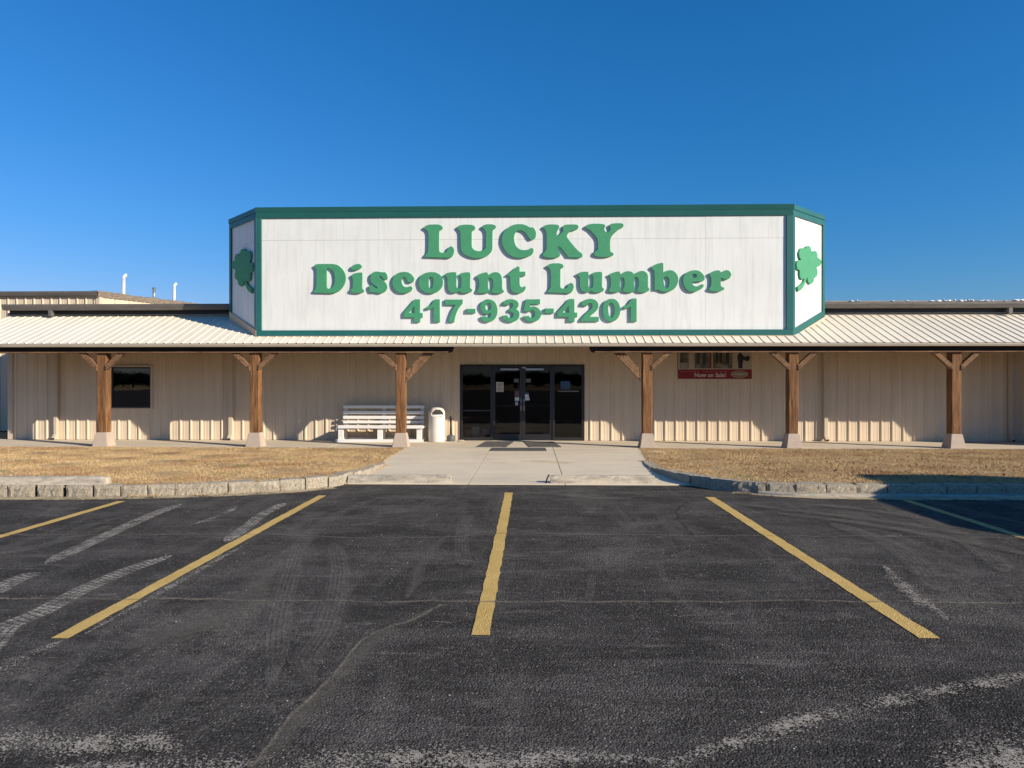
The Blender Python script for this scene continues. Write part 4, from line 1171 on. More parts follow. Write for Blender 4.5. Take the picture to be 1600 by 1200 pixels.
notice(-0.155, -0.030, 1.175, 1.256, MAT['paper'], 'lower of two white slips on the right door', 2)
notice(-0.165, -0.050, 1.355, 1.41, MAT['blue_card'], 'narrow blue card above the white slips on the right door', 0)
notice(0.86, 1.13, 1.50, 1.73, MAT['blue_card'], 'blue card in the right side window of the entrance', 2)
notice(0.79, 1.38, 1.42, 1.455, simple('grey_strip', (0.16, 0.16, 0.155), 0.7), 'grey strip below the blue card in the right side window', 0)
notice(-0.24, -0.13, 2.09, 2.135, simple('white_tag', (0.33, 0.33, 0.34), 0.6), 'small grey sensor tag on the frame above the doors', 0, YW - 0.056)
def cord(xx, z0, z1, label):
    bm = bmesh.new()
    add_tube(bm, [(xx, YW - 0.045, z1), (xx + 0.012, YW - 0.045, (z0 * 0.3 + z1 * 0.7)), (xx - 0.006, YW - 0.045, (z0 + z1) / 2), (xx + 0.008, YW - 0.045, z0)], 0.005, 6)
    q = obj('hanging_chain', bm_mesh('hanging_chain', bm, True), MAT['galv'])
    tag(q, label, 'chain')
cord(-0.345, 1.45, 1.80, 'thin chain hanging on the left entrance door')
cord(-0.150, 1.41, 2.08, 'longer thin chain hanging on the right entrance door')

# ------------------------------------------------------------------ porch
EY, EZ, TY, TZ = 18.04, 2.69, 20.44, 3.66
SL = math.atan2(TZ - EZ, TY - EY)
RL = math.hypot(TY - EY, TZ - EZ)
PR = empty('porch_roof', (0, EY, EZ), 0, B)
rp = ribbed(PW, RL, 0.2286, 0.024, 0.009, 0.016, (), 0.0)
rp.materials.append(MAT['roof'])
x = -15.25
while x < 21:
    o = obj('roof_panel', rp, None, PR, (x, 0, 0), (-(math.pi / 2 - SL), 0, 0))
    x += PW
# deck below the sheets, and top flashing
bm = bmesh.new()
add_box(bm, -15.25, 21, 0.03, RL - 0.03, -0.045, -0.004, Matrix.Rotation(SL, 4, 'X'))
obj('roof_deck', bm_mesh('roof_deck', bm), MAT['deck'], PR)
prism('top_flashing', [(-15.25, TY - EY - 0.11, TZ - EZ - 0.012), (-15.25, TY - EY - 0.11, TZ - EZ - 0.004), (-15.25, TY - EY - 0.045, TZ - EZ + 0.034), (-15.25, TY - EY - 0.045, TZ - EZ + 0.018)], (36.2, 0, 0), MAT['roof'], PR)
for a, b in ((-15.25, -9.1), (-9.095, -3.0), (-2.995, 3.1), (3.105, 9.2), (9.205, 15.3), (15.305, 21.0)):
    gutter('eave_gutter', a, b, -0.03, 0.06, -0.085, -0.012, MAT['gutter'], PR)

def beam(x0, x1, ch0, ch1):
    pts = [(x0 + (0.10 if ch0 else 0), 18.19, 2.455), (x1 - (0.10 if ch1 else 0), 18.19, 2.455), (x1 - (0.03 if ch1 else 0), 18.19, 2.49), (x1, 18.19, 2.56), (x1, 18.19, 2.645), (x0, 18.19, 2.645), (x0, 18.19, 2.56), (x0 + (0.03 if ch0 else 0), 18.19, 2.49)]
    prism('porch_beam', pts, (0, 0.2, 0), MAT['shade_wood'], B, 0.006)
    box('beam_strip', x0 + (0.12 if ch0 else 0), x1 - (0.12 if ch1 else 0), 18.163, 18.188, 2.452, 2.487, MAT['wood_h'], B, 0.003)  # brown strip drawn as the sunlit lower edge of the shade-dark beam
beam(-15.2, -1.99, False, True)
beam(1.52, 21, True, False)
# header over the entry, set back under the deck
boxes('entry_header', [(-1.985, 1.515, 18.26, 18.36, 2.655, 2.72)], MAT['shade_wood'], B)

def brace_mesh(dx, dz, wd, th):
    """45-degree timber from (0,-dz) on the post to (dx,0) under the beam, local x to the right"""
    bm = bmesh.new()
    L = math.hypot(dx, dz)
    n = 8
    pts = [Vector((0, 0, -dz)), Vector((0, 0, -dz + wd * L / dx)), Vector((dx - wd * L / dz, 0, 0)), Vector((dx, 0, 0))]
    add_prism(bm, pts, Vector((0, -th / 2, 0)), Vector((0, th / 2, 0)))
    bmesh.ops.bevel(bm, geom=bm.edges[:], offset=0.006, segments=1, affect='EDGES')
    # rotate mesh data so that the grain follows the length
    return bm_mesh('brace', bm)

br_wood = make_wood('weathered_brown_brace', (0.075, 0.042, 0.024), (0.225, 0.125, 0.065), (0.34, 0.215, 0.125), (9, 9, 9))
def post_mesh(seed):
    r = random.Random(seed)
    bm = bmesh.new()
    s = 0.122
    rings = []
    for i in range(9):
        z = 2.08 * i / 8
        rings.append([bm.verts.new((sx * (s - c1) + r.uniform(-.003, .003), sy * (s - c2) + r.uniform(-.003, .003), z))
                      for sx, sy, c1, c2 in ((-1, -1, 0, .014), (-1, -1, .014, 0), (1, -1, .014, 0), (1, -1, 0, .014), (1, 1, 0, .014), (1, 1, .014, 0), (-1, 1, .014, 0), (-1, 1, 0, .014))])
    for a, b in zip(rings, rings[1:]):
        for q in range(8): bm.faces.new([a[q], a[(q + 1) % 8], b[(q + 1) % 8], b[q]])
    bm.faces.new(list(reversed(rings[0]))); bm.faces.new(rings[-1])
    return bm_mesh('porch_post', bm)
def pier_mesh():
    bm = bmesh.new()
    lo = [bm.verts.new((sx * 0.205, sy * 0.205, 0)) for sx, sy in ((-1, -1), (1, -1), (1, 1), (-1, 1))]
    hi = [bm.verts.new((sx * 0.142, sy * 0.142, 0.37)) for sx, sy in ((-1, -1), (1, -1), (1, 1), (-1, 1))]
    for q in range(4): bm.faces.new([lo[q], lo[(q + 1) % 4], hi[(q + 1) % 4], hi[q]])
    bm.faces.new(hi); bm.faces.new(list(reversed(lo)))
    bmesh.ops.bevel(bm, geom=bm.edges[:], offset=0.012, segments=2, affect='EDGES')
    return bm_mesh('concrete_pier', bm)
pm = pier_mesh(); pm.materials.append(MAT['pier'])
bs = brace_mesh(0.52, 0.47, 0.115, 0.13); bs.materials.append(br_wood)
bs_l = bs.copy(); bs_l.transform(Matrix.Diagonal((-1, 1, 1, 1))); bs_l.flip_normals()
bl = brace_mesh(0.74, 0.78, 0.20, 0.08); bl.materials.append(br_wood)
bl_l = bl.copy(); bl_l.transform(Matrix.Diagonal((-1, 1, 1, 1))); bl_l.flip_normals()
bb_ = bmesh.new(); add_tube(bb_, [(0, 0, 0), (0, -0.014, 0)], 0.012, 8); boltm = bm_mesh('bolt', bb_); boltm.materials.append(MAT['bolt'])
POSTS = [-15.0, -11.18, -7.16, -3.355, 2.985, 6.68, 10.755, 14.8, 18.9]
for i, xx in enumerate(POSTS):
    me = post_mesh(20 + i); me.materials.append(MAT['wood'])
    p = obj('porch_post', me, None, B, (xx, 18.345, 0.375))
    obj('concrete_pier', pm, None, p, (0, 0, -0.375 + 0.018))
    big_r, big_l = i == 3, i == 4
    for sgn in (-1, 1):
        if (sgn > 0 and big_r) or (sgn < 0 and big_l):
            mm = bl if sgn > 0 else bl_l
            obj('brace', mm, None, p, (sgn * 0.121, -0.085 + 0.035, 2.079))
            obj('bolt', boltm, None, p, (sgn * 0.17, -0.092, 1.42))
            obj('bolt', boltm, None, p, (sgn * 0.72, -0.092, 2.03))
        else:
            mm = bs if sgn > 0 else bs_l
            obj('brace', mm, None, p, (sgn * 0.095, -0.075, 2.079))
            for dz in (1.665, 1.72):
                obj('bolt', boltm, None, p, (sgn * 0.135, -0.142, dz - 0.005))
# ------------------------------------------------------------------ roof sign
SG = empty('roof_sign', (-0.22, 18.55, 2.83))
tag(SG, 'large white roof sign with green frame and raised green lettering', 'sign')
SG.location = (0, 0, 0)
FY = 18.55                      # front of the trim
PY = 18.595                     # front of the white panels
FX0, FX1 = -7.235, 6.785
BX0, BX1, BY = -8.515, 8.135, 19.865
ZT = 6.29
def roof_z(y): return EZ + (y - EY) * (TZ - EZ) / (TY - EY)
# body behind the panels
bm = bmesh.new()
ring = [(FX0 + 0.06, PY + 0.02), (FX1 - 0.06, PY + 0.02), (BX1 - 0.07, BY + 0.03), (BX1 - 0.07, 21.4), (BX0 + 0.07, 21.4), (BX0 + 0.07, BY + 0.03)]
lo = [bm.verts.new((x, y, min(roof_z(y), 3.7) + 0.01)) for x, y in ring]
hi = [bm.verts.new((x, y, ZT - 0.03)) for x, y in ring]
for i in range(6): bm.faces.new([lo[i], lo[(i + 1) % 6], hi[(i + 1) % 6], hi[i]])
bm.faces.new(hi); bm.faces.new(list(reversed(lo)))
obj('sign_box', bm_mesh('sign_box', bm), MAT['green'], SG)
# white sheets: an upper row and a lower row, butted with open joints
x = FX0 + 0.10
seams = [FX0 + 0.10]
q = -6.43
while q < FX1 - 0.3:
    seams.append(q); q += 1.2192
seams.append(FX1 - 0.12)
for a, b in zip(seams, seams[1:]):
    for z0, z1 in ((3.0, 5.436), (5.441, 6.05)):
        dy = random.uniform(-0.0015, 0.0015)
        box('face_panel', a + 0.0009, b - 0.0009, PY + dy, PY + 0.012, z0, z1, MAT['sign_white'], SG)
# front trim
tr = []
def trim(name, *b, m='green', bev=0.006):
    return box(name, *b, MAT[m], SG, bev)
for a, b in ((FX0, -2.55), (-2.547, 1.95), (1.953, FX1)):
    prism('top_trim', [(a, FY + 0.012, 6.018), (a, FY - 0.022, 6.165), (a, FY + 0.12, 6.165), (a, FY + 0.12, 6.018)], (b - a, 0, 0), MAT['green'], SG, 0.003)
    prism('top_cap', [(a - (0.012 if a == FX0 else 0), FY - 0.026, 6.167), (a - (0.012 if a == FX0 else 0), FY - 0.065, ZT), (a - (0.012 if a == FX0 else 0), FY + 0.14, ZT), (a - (0.012 if a == FX0 else 0), FY + 0.14, 6.167)], (b - a + (0.012 if a == FX0 else 0) + (0.012 if b == FX1 else 0), 0, 0), MAT['green'], SG, 0.003)
for a, b in ((FX0, -0.95), (-0.947, 3.35), (3.353, FX1)):
    trim('bottom_trim', a, b, FY, FY + 0.10, 2.885, 3.064)
trim('side_trim', FX0, FX0 + 0.145, FY + 0.001, FY + 0.10, 3.066, 6.016)
trim('side_trim', FX1 - 0.17, FX1, FY + 0.001, FY + 0.10, 3.066, 6.016)
for a, b in ((FX0 - 0.01, 0.6), (0.604, FX1 + 0.01)):
    prism('base_flashing', [(a, FY + 0.02, 2.884), (a, FY + 0.012, 2.884), (a, FY - 0.002, 2.862), (a, FY - 0.035, roof_z(FY - 0.035) + 0.024), (a, FY + 0.02, roof_z(FY) + 0.02)], (b - a, 0, 0), MAT['flash'], SG)

# angled ends
def sign_end(p_front, p_back, lower_mat):
    f = Vector((p_front[0], p_front[1], 0)); b = Vector((p_back[0], p_back[1], 0))
    left = p_front[0] < 0
    xd = (f - b).normalized() if left else (b - f).normalized()
    org = b if left else f
    n = (f - b).length
    nrm = Vector((xd.y, -xd.x, 0))
    M_ = Matrix(((xd.x, 0, nrm.x, org.x), (xd.y, 0, nrm.y, org.y), (0, 1, 0, 0), (0, 0, 0, 1)))
    # local: x along the end, y up, z outwards
    zf = 2.885; zb = roof_z(p_back[1]) + 0.085
    yl = (lambda s: zb + (zf - zb) * s / n) if left else (lambda s: zf + (zb - zf) * s / n)
    def slab(name, pts, z0, z1, m):
        bm = bmesh.new()
        add_prism(bm, [Vector((x_, y_, 0)) for x_, y_ in pts], Vector((0, 0, z0)), Vector((0, 0, z1)))
        me = bm_mesh(name, bm)
        o = obj(name, me, MAT[m], SG)
        o.matrix_local = M_
        return o
    e = 0.115
    h = 0.18
    slab('face_panel', [(0.06, yl(0.06) + h - .03), (n - 0.06, yl(n - 0.06) + h - .03), (n - 0.06, 5.436), (0.06, 5.436)], -0.06, -0.045, 'sign_white')
    slab('face_panel', [(0.06, 5.441), (n - 0.06, 5.441), (n - 0.06, 6.05), (0.06, 6.05)], -0.06, -0.045, 'sign_white')
    slab('top_trim', [(0.01, 6.02), (n - 0.01, 6.02), (n - 0.01, 6.165), (0.01, 6.165)], -0.09, -0.002, 'green')
    slab('top_cap', [(0, 6.167), (n, 6.167), (n, ZT), (0, ZT)], -0.10, 0.018, 'green')
    slab('side_trim', [(0.0, yl(0) + h), (e, yl(e) + h), (e, 6.018), (0.0, 6.018)], -0.09, -0.001, 'green')
    slab('side_trim', [(n - e, yl(n - e) + h), (n, yl(n) + h), (n, 6.018), (n - e, 6.018)], -0.09, -0.001, 'green')
    slab('bottom_trim', [(0.0, yl(0)), (n, yl(n)), (n, yl(n) + h - 0.002), (0.0, yl(0) + h - 0.002)], -0.09, 0.0, lower_mat)
    slab('base_flashing', [(0.0, yl(0) - 0.085), (n, yl(n) - 0.06), (n, yl(n) - 0.002), (0.0, yl(0) - 0.002)], -0.08, 0.012, 'flash')
    return M_, n
ML, nl = sign_end((FX0, FY), (BX0, BY), 'flash')
MR, nr = sign_end((FX1, FY), (BX1, BY), 'green')
# straight returns to the main roof
for xx, s in ((BX0, 1), (BX1, -1)):
    box('return_panel', min(xx, xx + s * 0.06), max(xx, xx + s * 0.06), BY + 0.005, 21.4, 3.45, 6.28, MAT['green'], SG)

def outline(loop):
    """closed loop of (x, y[, corner]) in mm -> sampled points in m"""
    pts = [(p[0] / 1000, p[1] / 1000, len(p) > 2) for p in loop]
    n = len(pts)
    out = []
    for i in range(n):
        p1, p2 = pts[i], pts[(i + 1) % n]
        p0 = p1 if p1[2] else pts[i - 1]
        p3 = p2 if p2[2] else pts[(i + 2) % n]
        k = 5
        if p1[2] and p2[2]: k = 1
        for j in range(k):
            t = j / k
            c = []
            for a in (0, 1):
                m1 = 0.5 * (p2[a] - p0[a]) if not p1[2] else (p2[a] - p1[a])
                m2 = 0.5 * (p3[a] - p1[a]) if not p2[2] else (p2[a] - p1[a])
                h00 = 2 * t ** 3 - 3 * t * t + 1; h10 = t ** 3 - 2 * t * t + t
                h01 = -2 * t ** 3 + 3 * t * t; h11 = t ** 3 - t * t
                c.append(h00 * p1[a] + h10 * m1 + h01 * p2[a] + h11 * m2)
            out.append(c)
    return out

def cutout(name, loops, depth):
    cu = bpy.data.curves.new(name, 'CURVE')
    cu.dimensions = '2D'
    cu.fill_mode = 'BOTH'
    cu.extrude = depth / 2 - 0.004
    cu.bevel_depth = 0.004
    cu.bevel_resolution = 0
    cu.offset = -0.004
    for lp in loops:
        pts = outline(lp)
        s = cu.splines.new('POLY')
        s.points.add(len(pts) - 1)
        for q, p in zip(s.points, pts): q.co = (p[0], p[1], 0, 1)
        s.use_cyclic_u = True
    t = bpy.data.objects.new('tmp', cu)
    COL.objects.link(t)
    me = bpy.data.meshes.new_from_object(t.evaluated_get(bpy.context.evaluated_depsgraph_get()))
    bpy.data.objects.remove(t); bpy.data.curves.remove(cu)
    me.name = name
    me.materials.clear(); me.materials.append(MAT['letter'])
    return me

for ch, cx, cz, loops in LETTERS:
    nm = 'digit' if ch.isdigit() else ('dash' if ch == '-' else 'letter')
    o = obj(nm, cutout(nm, loops, 0.054), None, SG, (cx, PY - 0.0285, cz), (math.pi / 2, 0, 0))
    o['label'] = 'raised green ' + ('dash' if ch == '-' else nm + ' ' + ch)
for M_, n_, mir in ((MR, nr, False), (ML, nl, True)):
    lp = [tuple([(round(n_ * 1000) - p[0]) if mir else p[0]] + list(p[1:])) for p in CLOVER]
    if mir: lp = lp[::-1]
    o = obj('clover', cutout('clover', [lp], 0.055), None, SG)
    o.matrix_local = M_ @ Matrix.Translation((0, 0, -0.0155))
    o['label'] = 'raised green clover with a curved stem'

# ------------------------------------------------------------------ rear wing with vent pipes
WG = empty('rear_wing', (-20, 24.2, 0))
WG.location = (0, 0, 0)
tag(WG, 'taller beige metal building behind the left end of the store', 'building')
WX, WY = -14.92, 24.2
def wtop(y): return 4.74 + 0.05 * (y - WY)
prism('wing_wall', [(WX - 0.02, WY + 0.02, 0), (WX - 0.02, 31.4, 0), (WX - 0.02, 31.4, wtop(31.4)), (WX - 0.02, WY + 0.02, wtop(WY))], (-14, 0, 0), MAT['trim'], WG)
x = WX - PW
for i in range(8):
    me = ribbed(PW, 4.70, start=0.0)
    if not me.materials: me.materials.append(MAT['wall'])
    obj('wall_panel', me, None, WG, (x, WY, 0.02))
    x -= PW
for i in range(8):
    me = ribbed(PW, 4.72, start=0.0)
    obj('wall_panel', me, MAT['wall'], WG, (WX, WY + 0.03 + PW * i * 0.98, 0.02 + 0.05 * PW * i), (0, 0, math.pi / 2))
box('corner_trim', WX - 0.10, WX + 0.045, WY - 0.045, WY + 0.10, 0.02, 4.74, MAT['trim'], WG, 0.005)
edge_m = simple('weathered_brown_roof_edge', (0.17, 0.13, 0.095), 0.85, 0.2, 0, 0.5, 5, (2, 1, 6), dirt=((0.5, 0.46, 0.40), 0.52, 0.9))
gutter('roof_gutter', WX - 14, WX + 0.02, WY - 0.16, WY - 0.035, 4.68, 4.83, MAT['bronze'], WG)
bm = bmesh.new()
r = random.Random(5)
rings = []
for i in range(41):
    y = WY - 0.16 + 7.4 * i / 40
    j = r.uniform(-0.02, 0.03)
    rings.append([bm.verts.new((WX + a, y, wtop(y) + b)) for a, b in ((0.05, -0.10), (0.07, 0.05 + j * .5), (0.03, 0.10 + j), (-0.25, 0.11 + j))])
for a, b in zip(rings, rings[1:]):
    for q in range(3): bm.faces.new([a[q], b[q], b[q + 1], a[q + 1]])
obj('roof_edge', bm_mesh('roof_edge', bm), edge_m, WG)
prism('wing_roof', [(WX - 0.24, WY - 0.03, wtop(WY) + 0.06), (WX - 0.24, 31.5, wtop(31.5) + 0.06), (WX - 0.24, 31.5, wtop(31.5)), (WX - 0.24, WY - 0.03, wtop(WY))], (-13.8, 0, 0), MAT['roof'], WG)
def jpipe(xx, yy, zt, r_, reach):
    z0 = wtop(yy) - 0.02
    pts = [(xx, yy, z0), (xx + 0.02, yy, zt - 0.10)]
    for a in range(0, 100, 15):
        t = math.radians(a)
        pts.append((xx + 0.02 + reach * (1 - math.cos(t)), yy, zt - 0.10 + reach * math.sin(t)))
    tube('vent_pipe', pts, r_, MAT['white_pipe'], WG, 14)
jpipe(-15.82, 27.2, 5.84, 0.062, 0.11)
jpipe(-15.20, 29.9, 5.88, 0.060, 0.10)
fl = tube('flue', [(-15.30, 28.5, wtop(28.5) - 0.02), (-15.30, 28.5, 5.46)], 0.055, MAT['galv'], WG, 16)
bm = bmesh.new()
add_tube(bm, [(-15.30, 28.5, 5.46), (-15.30, 28.5, 5.475)], 0.085, 16)
add_tube(bm, [(-15.30, 28.5, 5.50), (-15.30, 28.5, 5.515), (-15.30, 28.5, 5.56)], [0.10, 0.09, 0.02], 16)
add_tube(bm, [(-15.30, 28.5, 5.47), (-15.30, 28.5, 5.505)], 0.03, 8)
obj('flue_cap', bm_mesh('flue_cap', bm), MAT['galv'], fl)

# ------------------------------------------------------------------ bench
BN = empty('bench', (-4.2, 19.95, 0.022))
tag(BN, 'long white slatted wooden bench against the wall behind a porch post', 'bench')
def bp(name, *b, rot=None):
    o = box(name, *b, MAT['bench'], BN, 0.005)
    if rot: o.rotation_euler = rot
    return o
bp('base_runner', -1.24, 1.22, -0.30, -0.255, 0.0, 0.085)
bp('base_runner', -1.20, 1.20, 0.28, 0.32, 0.0, 0.085)
for xx in (-1.10, 0.0, 1.10):
    lg = empty('leg_frame', (xx, 0, 0), 0, BN)
    box('leg', -0.075, 0.075, -0.25, -0.20, 0.0, 0.40, MAT['bench'], lg, 0.005)
    box('leg', -0.045, 0.045, 0.20, 0.25, 0.0, 0.40, MAT['bench'], lg, 0.005)
    box('leg_plate', -0.02, 0.02, -0.198, 0.198, 0.03, 0.40, MAT['bench'], lg, 0.005)
    u = box('upright', -0.05, 0.05, 0.255, 0.30, 0.10, 1.0, MAT['bench'], lg, 0.005)
    u.rotation_euler = (math.radians(-4), 0, 0)
bp('front_board', -1.215, 1.215, -0.302, -0.254, 0.385, 0.475)
for i in range(4):
    bp('seat_slat', -1.215, 1.215, -0.252 + i * 0.122, -0.252 + i * 0.122 + 0.112, 0.402, 0.44)
for z0 in (0.545, 0.625, 0.765, 0.925):
    if z0 == 0.545: z0, hh = 0.50, 0.075
    else: hh = 0.088
    yy = 0.212 + (z0 - 0.5) * 0.07
    bp('back_slat', -1.16, 1.165, yy, yy + 0.036, z0, z0 + hh)

# ------------------------------------------------------------------ litter bin and ash stand
CN = empty('litter_bin', (-2.645, 19.98, 0.022), math.radians(14))
tag(CN, 'cream round litter bin with arched hood opening beside the bench', 'litter bin')
prof = [(0.0, 0.0), (0.225, 0.0), (0.232, 0.02), (0.232, 0.30), (0.232, 0.60), (0.232, 0.70), (0.232, 0.74), (0.230, 0.80), (0.226, 0.84), (0.212, 0.88), (0.188, 0.915), (0.15, 0.943), (0.10, 0.96), (0.0, 0.967)]
S_ = 40
def sk(i, kx):
    a = (kx + 0.5) / S_ * 360
    d = abs((a - 270 + 180) % 360 - 180)
    lim = {6: 46, 7: 44, 8: 38, 9: 26}.get(i, 0)
    return d < lim
hood = lathe('bin_body', prof, MAT['can'], CN, S_, skip=sk)
md = hood.modifiers.new('thick', 'SOLIDIFY'); md.thickness = 0.014; md.offset = -1
lathe('bin_liner', [(0.20, 0.05), (0.205, 0.76), (0.19, 0.77), (0.185, 0.3), (0.0, 0.25)], MAT['paper'], CN, 28)
boxes('opening_lip', [(-0.155, 0.155, -0.245, -0.225, 0.715, 0.742)], MAT['can'], CN, 0.004)
text('bin_lettering', 'THANK YOU', 0.035, simple('faint_grey_print', (0.42, 0.40, 0.36), 0.7), CN, (0, -0.2345, 0.675)) if False else None

AN = empty('ash_stand', (-2.262, 20.12, 0.022))
tag(AN, 'slim black ash stand with round grey base beside the litter bin', 'ash stand')
lathe('base', [(0.0, 0.0), (0.118, 0.0), (0.120, 0.01), (0.118, 0.14), (0.112, 0.152), (0.06, 0.175), (0.035, 0.20), (0.0, 0.2)], MAT['grey_pl'], AN, 28)
lathe('stem', [(0.0, 0.2), (0.030, 0.2), (0.027, 0.40), (0.026, 0.60), (0.0, 0.60)], MAT['black'], AN, 20)
lathe('head', [(0.0, 0.6), (0.030, 0.6), (0.040, 0.625), (0.042, 0.66), (0.036, 0.69), (0.02, 0.705), (0.0, 0.71)], MAT['black'], AN, 20)
o = box('door_stop', -2.00, -1.88, 19.97, 20.06, 0.022, 0.065, simple('pale_brick', (0.50, 0.44, 0.34), 0.9, 0.1, 0, 0.2, 20), None, 0.008)
tag(o, 'small pale brick lying by the left edge of the entrance', 'brick')

# ------------------------------------------------------------------ mats
k = NT('ribbed_grey_mat')
co = k.coord('object', (1, 1, 1))
wv = k.n('ShaderNodeTexWave', wave_type='BANDS', bands_direction='Y')
wv.inputs['Scale'].default_value = 2.6; wv.inputs['Distortion'].default_value = 9.0; wv.inputs['Detail'].default_value = 3.0; wv.inputs['Detail Scale'].default_value = 0.9
k.l(co, wv.inputs['Vector'])
col = k.ramp(wv.outputs['Fac'], [(0.35, (0.04, 0.04, 0.04)), (0.65, (0.21, 0.20, 0.185))])
MAT['mat'] = k.base(col, 0.95, 0.1)
def mat_(corners, label, m):
    bm = bmesh.new()
    c = Vector((sum(p[0] for p in corners) / 4, sum(p[1] for p in corners) / 4, 0))
    add_prism(bm, [Vector((p[0], p[1], 0)) - c for p in corners], Vector((0, 0, 0)), Vector((0, 0, 0.011)))
    o = obj('door_mat', bm_mesh('door_mat', bm), m, None, (c.x, c.y, 0.0225))
    tag(o, label, 'mat', 'mats in front of the entrance')
mat_([(-1.42, 18.25), (-0.625, 18.27), (-0.46, 20.0), (-1.26, 19.98)], 'dark grey patterned floor mat before the left entrance door', MAT['mat'])
mat_([(-0.035, 18.28), (0.80, 18.30), (0.65, 19.88), (-0.20, 20.0)], 'dark grey patterned floor mat before the right entrance door', MAT['mat'])
mat_([(-0.985, 17.28), (0.395, 17.30), (0.375, 18.06), (-0.975, 18.03)], 'wide plain grey floor mat lying nearest the parking lot', simple('plain_grey_mat', (0.105, 0.10, 0.095), 0.95, 0.1, 0, 0.25, 12))

# ------------------------------------------------------------------ banner
BA = empty('sale_banner', (5.243, YW - 0.036, 1.79))
tag(BA, 'red and cream sale banner with photographs on the wall right of the entrance', 'banner')
def bpart(name, x0, x1, z0, z1, m, y=0.0, th=0.004):
    return box(name, x0 - 1.0425, x1 - 1.0425, y - th, y, z0, z1, MAT[m] if isinstance(m, str) else m, BA)
W_ = 2.085
bpart('banner_sheet', 0.0, W_, 0.0, 1.05, 'cream')
bpart('red_band', 0.0, W_, 0.0, 0.270, 'red', -0.0045, 0.002)
bpart('picture', 0.055, 0.30, 0.30, 0.98, 'photo_a', -0.0045, 0.002)
bpart('picture', 0.47, 0.94, 0.30, 0.98, 'photo_a', -0.0045, 0.002)
bpart('picture', 0.985, 1.54, 0.30, 0.98, 'photo_b', -0.0045, 0.002)
bpart('bottom_shelf', 0.07, 0.28, 0.31, 0.46, simple('pale_cabinet_print', (0.30, 0.28, 0.25), 0.7), -0.007, 0.002)
for a, b in ((0.52, 0.62), (0.70, 0.80)):
    bpart('print_window', a, b, 0.42, 0.86, simple('dim_window_print', (0.05, 0.05, 0.05), 0.7), -0.007, 0.002)
for a, b in ((1.06, 1.14), (1.17, 1.25), (1.35, 1.45)):
    bpart('print_window', a, b, 0.44, 0.80, simple('dim_window_print2', (0.04, 0.035, 0.03), 0.7), -0.007, 0.002)
bpart('print_strip', 0.90, 0.945, 0.30, 0.98, 'red', -0.007, 0.002)
# dark picture of a standing figure at the right
bm = bmesh.new()
fig = [(-0.055, 0.30), (-0.065, 0.52), (-0.085, 0.58), (-0.07, 0.68), (-0.03, 0.72), (-0.045, 0.76), (-0.04, 0.83), (0.0, 0.86), (0.04, 0.83), (0.045, 0.76), (0.03, 0.72), (0.08, 0.66), (0.14, 0.62), (0.20, 0.66), (0.27, 0.64), (0.26, 0.52), (0.17, 0.50), (0.09, 0.55), (0.065, 0.45), (0.06, 0.30)]
add_prism(bm, [Vector((p[0] * 1.0 + 1.76 - 1.0425, 0, p[1])) for p in fig], Vector((0, -0.0045, 0)), Vector((0, -0.006, 0)))
obj('picture', bm_mesh('picture', bm), simple('dark_figure_print', (0.018, 0.02, 0.03), 0.7), BA)
text('lettering', 'Now on Sale!', 0.160, MAT['pale_print'], BA, (-0.135, -0.009, 0.105), bold=0.004, sx=1.02)
for a, b in ((0.06, 0.25), (0.29, 0.37), (0.40, 0.62), (0.70, 0.86), (0.88, 1.06), (1.09, 1.13), (1.16, 1.40)):
    bpart('small_print', a, b, 0.200, 0.216, simple('dim_pink_print', (0.34, 0.12, 0.12), 0.7), -0.007, 0.002)
bm = bmesh.new()
def ell(rx, rz, n=28): return [Vector((1.735 - 1.0425 + rx * math.cos(2 * math.pi * i / n), 0, 0.135 + rz * math.sin(2 * math.pi * i / n))) for i in range(n)]
add_prism(bm, ell(0.245, 0.10), Vector((0, -0.007, 0)), Vector((0, -0.009, 0)))
lg = obj('logo_oval', bm_mesh('logo_oval', bm), MAT['cream'], BA)
bm = bmesh.new()
add_prism(bm, ell(0.232, 0.088), Vector((0, -0.0095, 0)), Vector((0, -0.0105, 0)))
obj('logo_ring', bm_mesh('logo_ring', bm), simple('olive_print', (0.24, 0.19, 0.10), 0.7), lg)
bm = bmesh.new()
r = random.Random(3)
xx = -0.19
while xx < 0.19:
    hgt = 0.028 + 0.026 * (1 - abs(xx) / 0.2) * r.uniform(0.6, 1.3)
    add_box(bm, 1.735 - 1.0425 + xx, 1.735 - 1.0425 + xx + 0.02, -0.0135, -0.0115, 0.135 - hgt * 0.7, 0.135 + hgt * 0.8)
    xx += 0.031
obj('logo_marks', bm_mesh('logo_marks', bm), MAT['cream'], lg)

